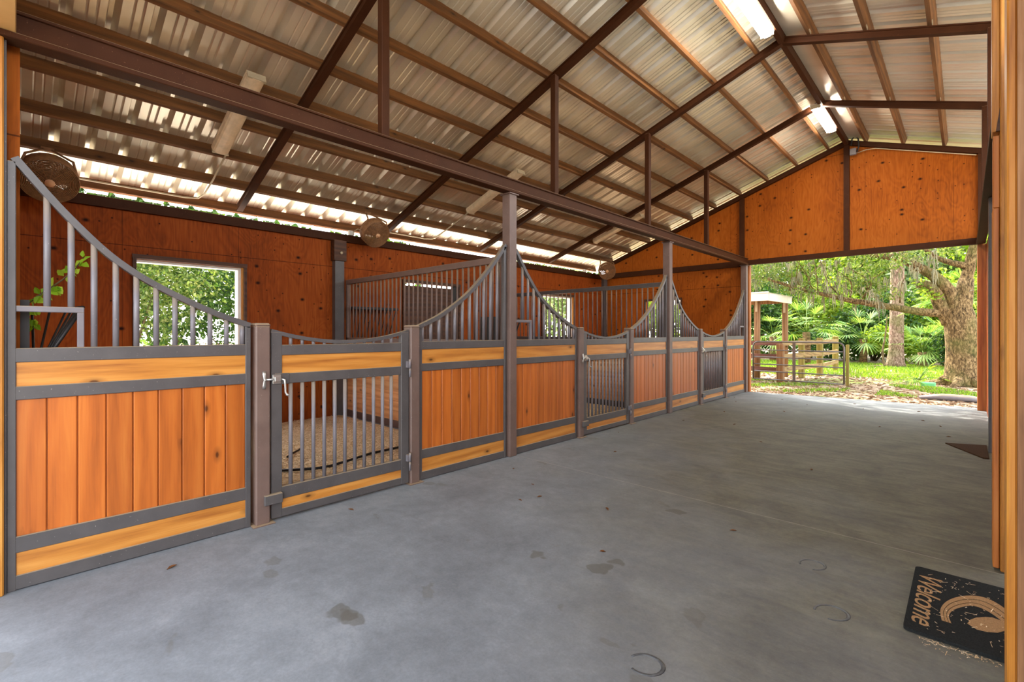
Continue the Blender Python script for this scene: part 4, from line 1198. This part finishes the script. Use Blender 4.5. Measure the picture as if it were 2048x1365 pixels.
tag(b.build('vine_stem', M['twig'], origin=(1.1, 24, GZ)), 'thin bare stem leaning beside the pine trunk', 'stem')

# ---- palms: trunk plus fan fronds
def fan_palm(x, y, z0, h, n, L, label, seed, mat='leaf_palm', spread=1.0):
    g2 = np.random.default_rng(seed)
    t = thing('fan_palm', (x, y, z0), label, 'palm', 'fan palms in the undergrowth')
    if h > .25:
        MB().tube([(x, y, z0 - .05), (x + .03, y, z0 + h * .5), (x, y, z0 + h)], [.16, .14, .15], 10).build('trunk', M['palmbark'], t)
    st = MB(); lf = MB(); top = Vector((x, y, z0 + h))
    for k in range(n):
        a = 2 * PI * k / n + g2.uniform(-.3, .3); el = g2.uniform(-.25, 1.15)
        d = Vector((math.cos(a) * math.cos(el), math.sin(a) * math.cos(el), math.sin(el)))
        e_ = top + d * L * .75 * g2.uniform(.8, 1.1)
        mid = top.lerp(e_, .5) + Vector((0, 0, .08 * L))
        st.tube([top, mid, e_], [.012, .010, .008], 5)
        dn = (d + Vector((0, 0, -.35))).normalized(); s = dn.cross(Vector((0, 0, 1)))
        s = s.normalized() if s.length > .05 else Vector((1, 0, 0))
        for q in range(15):
            f_ = (q - 7) / 7 * 1.45 * spread
            dd = (dn * math.cos(f_) + s * math.sin(f_)).normalized()
            ll = L * .62 * (1 - .22 * abs(q - 7) / 7) * g2.uniform(.9, 1.08)
            tip = e_ + dd * ll + Vector((0, 0, -.16 * ll)); mid = e_ + dd * ll * .5
            pw = dd.cross(Vector((0, 0, 1))); pw = pw.normalized() * .022 * L if pw.length > .05 else Vector((.02, 0, 0))
            lf.add([e_, mid - pw, tip, mid + pw], [(0, 1, 2, 3)])
    st.build('stalks', M['leaf_palm'], t); lf.build('fronds', M[mat], t)
fan_palm(2.55, 16.7, GZ, .12, 9, .62, 'low fan palm sprouting at the foot of the oak', 1, 'leaf_lime')
fan_palm(4.25, 19.0, GZ, 1.6, 16, 1.1, 'tall fan palm behind the oak trunk at right', 2, 'leaf_lime')
fan_palm(3.25, 19.6, GZ, 2.25, 20, 1.15, 'fan palm rising behind the oak fork with pale fronds', 3)
fan_palm(2.9, 26.0, GZ, .9, 16, 1.3, 'fan palm low in the undergrowth right of the pine', 4)
fan_palm(.1, 26.5, GZ, 1.1, 16, 1.4, 'fan palm left of the pine trunk', 5, 'leaf_palm')
fan_palm(-1.6, 24.0, GZ, 1.4, 16, 1.4, 'blue-green fan palm behind the canopy', 6)
fan_palm(-3.2, 25.0, GZ, 1.2, 16, 1.4, 'fan palm at the far left of the clearing', 8)
fan_palm(2.2, 25.0, GZ, .6, 16, 1.2, 'fan palm low beside the pine base on its right', 12)

# ---- shrubs and trees behind the clearing
def bush(x, y, z0, rx, ry, rz, n, size, mat, label, seed, name='shrub', trunk=True, group='trees and shrubs round the clearing'):
    g2 = np.random.default_rng(seed)
    t = thing(name, (x, y, z0), label, 'shrub' if name == 'shrub' else 'tree', group)
    cs = []; rs = []
    m = 16
    for k in range(m):
        v = g2.normal(size=3); v /= np.linalg.norm(v); q = g2.random() ** .4
        cs.append((x + v[0] * rx * q * .75, y + v[1] * ry * q * .75, z0 + rz + v[2] * rz * q * .75)); r = g2.uniform(.28, .5)
        rs.append((rx * r, ry * r, rz * r))
    b = MB()
    for k in range(5):
        c_ = cs[k]; b.tube([(x + g2.uniform(-.1, .1), y + g2.uniform(-.1, .1), z0 - .05), ((x + c_[0]) / 2 + g2.uniform(-.1, .1), (y + c_[1]) / 2, (z0 + c_[2]) / 2), c_], [.06, .04, .015], 6)
    b.build('branches', M['twig'], t)
    cloud_obj('foliage', M[mat], t, cs, rs, n, size, seed + 50, squash=1.0)
    return t
B = [(-5.6, 29, 3.0, 2.0, 2.6, 4200, .20, 'leaf_dark', 'dark green shrub at the left of the clearing, behind the canopy'),
     (-2.6, 30, 2.6, 2.0, 2.2, 4200, .20, 'leaf_lime', 'bright lime shrub behind the tube gate'),
     (.2, 29, 2.3, 1.8, 1.9, 4200, .19, 'leaf_dark', 'deep green shrub just left of the pine trunk'),
     (2.7, 29.5, 2.2, 1.8, 2.3, 4200, .19, 'leaf_lime', 'lime green shrub just right of the pine trunk'),
     (5.0, 28, 2.3, 1.8, 2.3, 3000, .19, 'leaf_dark', 'dark shrub behind the oak trunk'),
     (-1.2, 26.8, 1.5, 1.1, .95, 2400, .15, 'leaf_dark', 'low dark shrub at the back edge of the grass, left part'),
     (1.2, 27.0, 1.5, 1.0, .85, 2400, .15, 'leaf_lime', 'low sunlit shrub right behind the pine base'),
     (3.3, 25.6, 1.3, 1.0, .85, 2200, .15, 'leaf_dark', 'low dark shrub between the pine and the oak')]
for k, (x, y, rx, ry, rz, n, s, m, lab) in enumerate(B):
    bush(x, y, GZ, rx, ry, rz, int(n * 1.5), s, m, lab, 100 + k)
TR = [(-6.5, 33, 4.0, 3.0, 4.5, 4200, .30, 'leaf_dark', 'dusky tall tree at the far left of the yard'),
      (-2.2, 34, 3.6, 2.6, 4.6, 4800, .30, 'leaf_lime', 'tall sunlit tree behind the canopy'),
      (1.6, 34, 3.6, 2.6, 4.6, 4800, .30, 'leaf_pale', 'tall pale tree behind the pine trunk'),
      (5.6, 33, 3.6, 2.6, 4.8, 4200, .30, 'leaf_lime', 'tall lime tree behind the oak')]
for k, (x, y, rx, ry, rz, n, s, m, lab) in enumerate(TR):
    bush(x, y, GZ, rx, ry, rz, int(n * 1.8), s * 1.1, m, lab, 200 + k, 'tree')
# seen through the stall windows
SW = [(-14, 2.2, 2.6, 2.6, 2.8, 9500, .12, 'leaf_oak', 'leafy tree seen through the window of the nearest stall, left half'),
      (-14.5, 5.6, 2.6, 2.6, 2.7, 9500, .12, 'leaf_dark', 'darker leafy tree seen through the window of the nearest stall, right half'),
      (-19, 4.0, 4.0, 5.5, 5.2, 12000, .30, 'leaf_dark', 'tall dark tree farther out beyond the nearest stall window'),
      (-17, 12, 4.0, 4.0, 4.5, 3500, .34, 'leaf_dark', 'dark tree outside the middle stall wall'),
      (-14, 21, 3.0, 3.0, 3.2, 4200, .22, 'leaf_pale', 'pale green tree seen through the far stall side window'),
      (-17, 26, 4.0, 4.5, 4.6, 7000, .30, 'leaf_dark', 'tall dark tree farther out beyond the far stall'),
      (-8.5, 24, 2.6, 2.4, 2.6, 3600, .22, 'leaf_lime', 'lime shrub seen through the end window of the far stall'),
      (-10, 29, 3.6, 3.0, 4.2, 6000, .30, 'leaf_dark', 'dark tree beyond the end window')]
for k, (x, y, rx, ry, rz, n, s, m, lab) in enumerate(SW):
    bush(x, y, GZ, rx, ry, rz, n, s, m, lab, 300 + k, 'tree', group='trees outside the stalls')
fan_palm(-11.2, 2.6, GZ, .5, 14, .9, 'fan palm outside the window of the nearest stall', 21)
fan_palm(-11.0, 3.9, GZ, .3, 14, .8, 'second fan palm outside the nearest stall window', 22)
t = thing('rail_fence', (-9.5, 4, GZ), 'low timber rail fence outside the nearest stall window', 'fence')
for k in range(7):
    MB().box(-9.56, -9.44, 1 + 1.5 * k, 1.12 + 1.5 * k, GZ, 1.0).build('post', M['greypost'], t)
for z in (.45, .85):
    MB().box(-9.58, -9.53, .8, 10.4, z, z + .12).build('rail', M['greypost'], t)

# ---- grass and litter
g3 = np.random.default_rng(21)
def blades(n, xr, yr, hgt, seed, keep):
    b = MB(); g2 = np.random.default_rng(seed); vs = []; fs = []
    while len(fs) < n:
        x = g2.uniform(*xr); y = g2.uniform(*yr)
        if not keep(x, y): continue
        a = g2.uniform(0, PI); h = hgt * g2.uniform(.5, 1.2); w_ = .010 * (1 + y / 30); c, s = math.cos(a) * w_, math.sin(a) * w_
        lx, ly = g2.uniform(-.5, .5) * h, g2.uniform(-.5, .5) * h
        k = len(vs); vs += [(x - c, y - s, GZ), (x + c, y + s, GZ), (x + lx, y + ly, GZ + h)]; fs.append((k, k + 1, k + 2))
    b.add(vs, fs); return b
kg = lambda x, y: y > 17.6 + .5 * math.sin(x * 2.1) + .3 * math.sin(x * 5)
o = blades(16000, (-4, 5), (17.3, 26), .10, 31, kg).build('lawn_grass', M['grass'], origin=(0, 21, GZ)); tag(o, 'bright sunlit grass at the back of the clearing', 'grass', None, 'stuff')
o = blades(2600, (2.0, 4.2), (13.2, 16.0), .06, 33, lambda x, y: math.sin(x * 3 + y * 2) > -.2).build('weed_grass', M['grass'], origin=(3, 14.6, GZ)); tag(o, 'short weedy grass at the foot of the oak', 'grass', None, 'stuff')
o = blades(1500, (-1.2, 1.4), (12.4, 15.2), .06, 35, lambda x, y: math.sin(x * 4 - y * 3) > .1).build('gate_weeds', M['grass'], origin=(0, 14, GZ)); tag(o, 'thin weeds growing under the tube gate', 'grass', None, 'stuff')
b = MB()
vs, fs = [], []
for k in range(5200):
    x = g3.uniform(-3, 5); y = 11.6 + 8.0 * g3.random() ** 1.3
    v, f_ = leaf_quad(x, y, GZ + .004, g3.uniform(.03, .07), g3.uniform(0, 6.28), g3.uniform(.005, .03))
    n0 = len(vs); vs += v; fs += [tuple(i + n0 for i in q) for q in f_]
b.add(vs, fs)
tag(b.build('leaf_litter', M['litter'], origin=(1, 14, GZ)), 'dry leaves strewn over the sandy yard outside the doorway', 'leaves', None, 'stuff')
tag(MB().box(2.60, 2.90, 16.15, 16.4, GZ, GZ + .11, .02).build('plastic_tub', M['greenbox'], origin=(2.75, 16.3, GZ)), 'small pale green plastic tub on the ground near the oak', 'tub')
b = MB(); b.tube([(2.75, 13.1, GZ + .03), (3.1, 13.15, GZ + .07), (3.5, 13.15, GZ + .07), (3.9, 13.1, GZ + .04)], [.06, .10, .10, .06], 10, flat=.7)
tag(b.build('rock', M['bar'], origin=(3.3, 13.1, GZ)), 'low grey stone lying by the right end of the slab', 'rock')

# ------------------------------------------------------------------ light, world, camera
w = bpy.data.worlds.new('sky'); bpy.context.scene.world = w; w.use_nodes = True
nt = w.node_tree; bg = nt.nodes['Background']
sky = nt.nodes.new('ShaderNodeTexSky'); sky.sky_type = 'NISHITA'; sky.sun_disc = False
SUN_EL, SUN_AZ = math.radians(47), math.radians(-60)      # sun beyond the far doorway, a little to the left
sky.sun_elevation = SUN_EL; sky.sun_rotation = SUN_AZ; sky.air_density = 1.0; sky.dust_density = 2.0; sky.ozone_density = 1.0
hs = nt.nodes.new('ShaderNodeHueSaturation'); hs.inputs['Saturation'].default_value = .35     # hazy, cloud-whitened sky
nt.links.new(sky.outputs[0], hs.inputs['Color']); nt.links.new(hs.outputs[0], bg.inputs['Color']); bg.inputs['Strength'].default_value = .56
sl = bpy.data.lights.new('sun', 'SUN'); sl.energy = 4.4; sl.angle = math.radians(.6); sl.color = (1.0, .94, .84)
so_ = bpy.data.objects.new('sun', sl); C.objects.link(so_)
sd = Vector((math.sin(SUN_AZ) * math.cos(SUN_EL), math.cos(SUN_AZ) * math.cos(SUN_EL), math.sin(SUN_EL)))
so_.rotation_euler = sd.to_track_quat('Z', 'Y').to_euler(); so_.location = (-5, 20, 20)

cam = bpy.data.cameras.new('camera'); co = bpy.data.objects.new('camera', cam); C.objects.link(co)
co.location = (3.45, 0, 1.301); co.rotation_euler = (PI / 2, 0, math.radians(43.67))
cam.sensor_width = 36; cam.lens = 950 / 2048 * 36; cam.shift_y = -(682.5 - 664.8) / 2048; cam.clip_start = .02; cam.clip_end = 300
sc = bpy.context.scene; sc.camera = co
sc.view_settings.view_transform = 'Standard'; sc.view_settings.look = 'None'; sc.view_settings.gamma = 1; sc.view_settings.use_curve_mapping = False
sc.view_settings.exposure = 1.62
for o in bpy.data.objects:
    if '_w' in o: del o['_w']
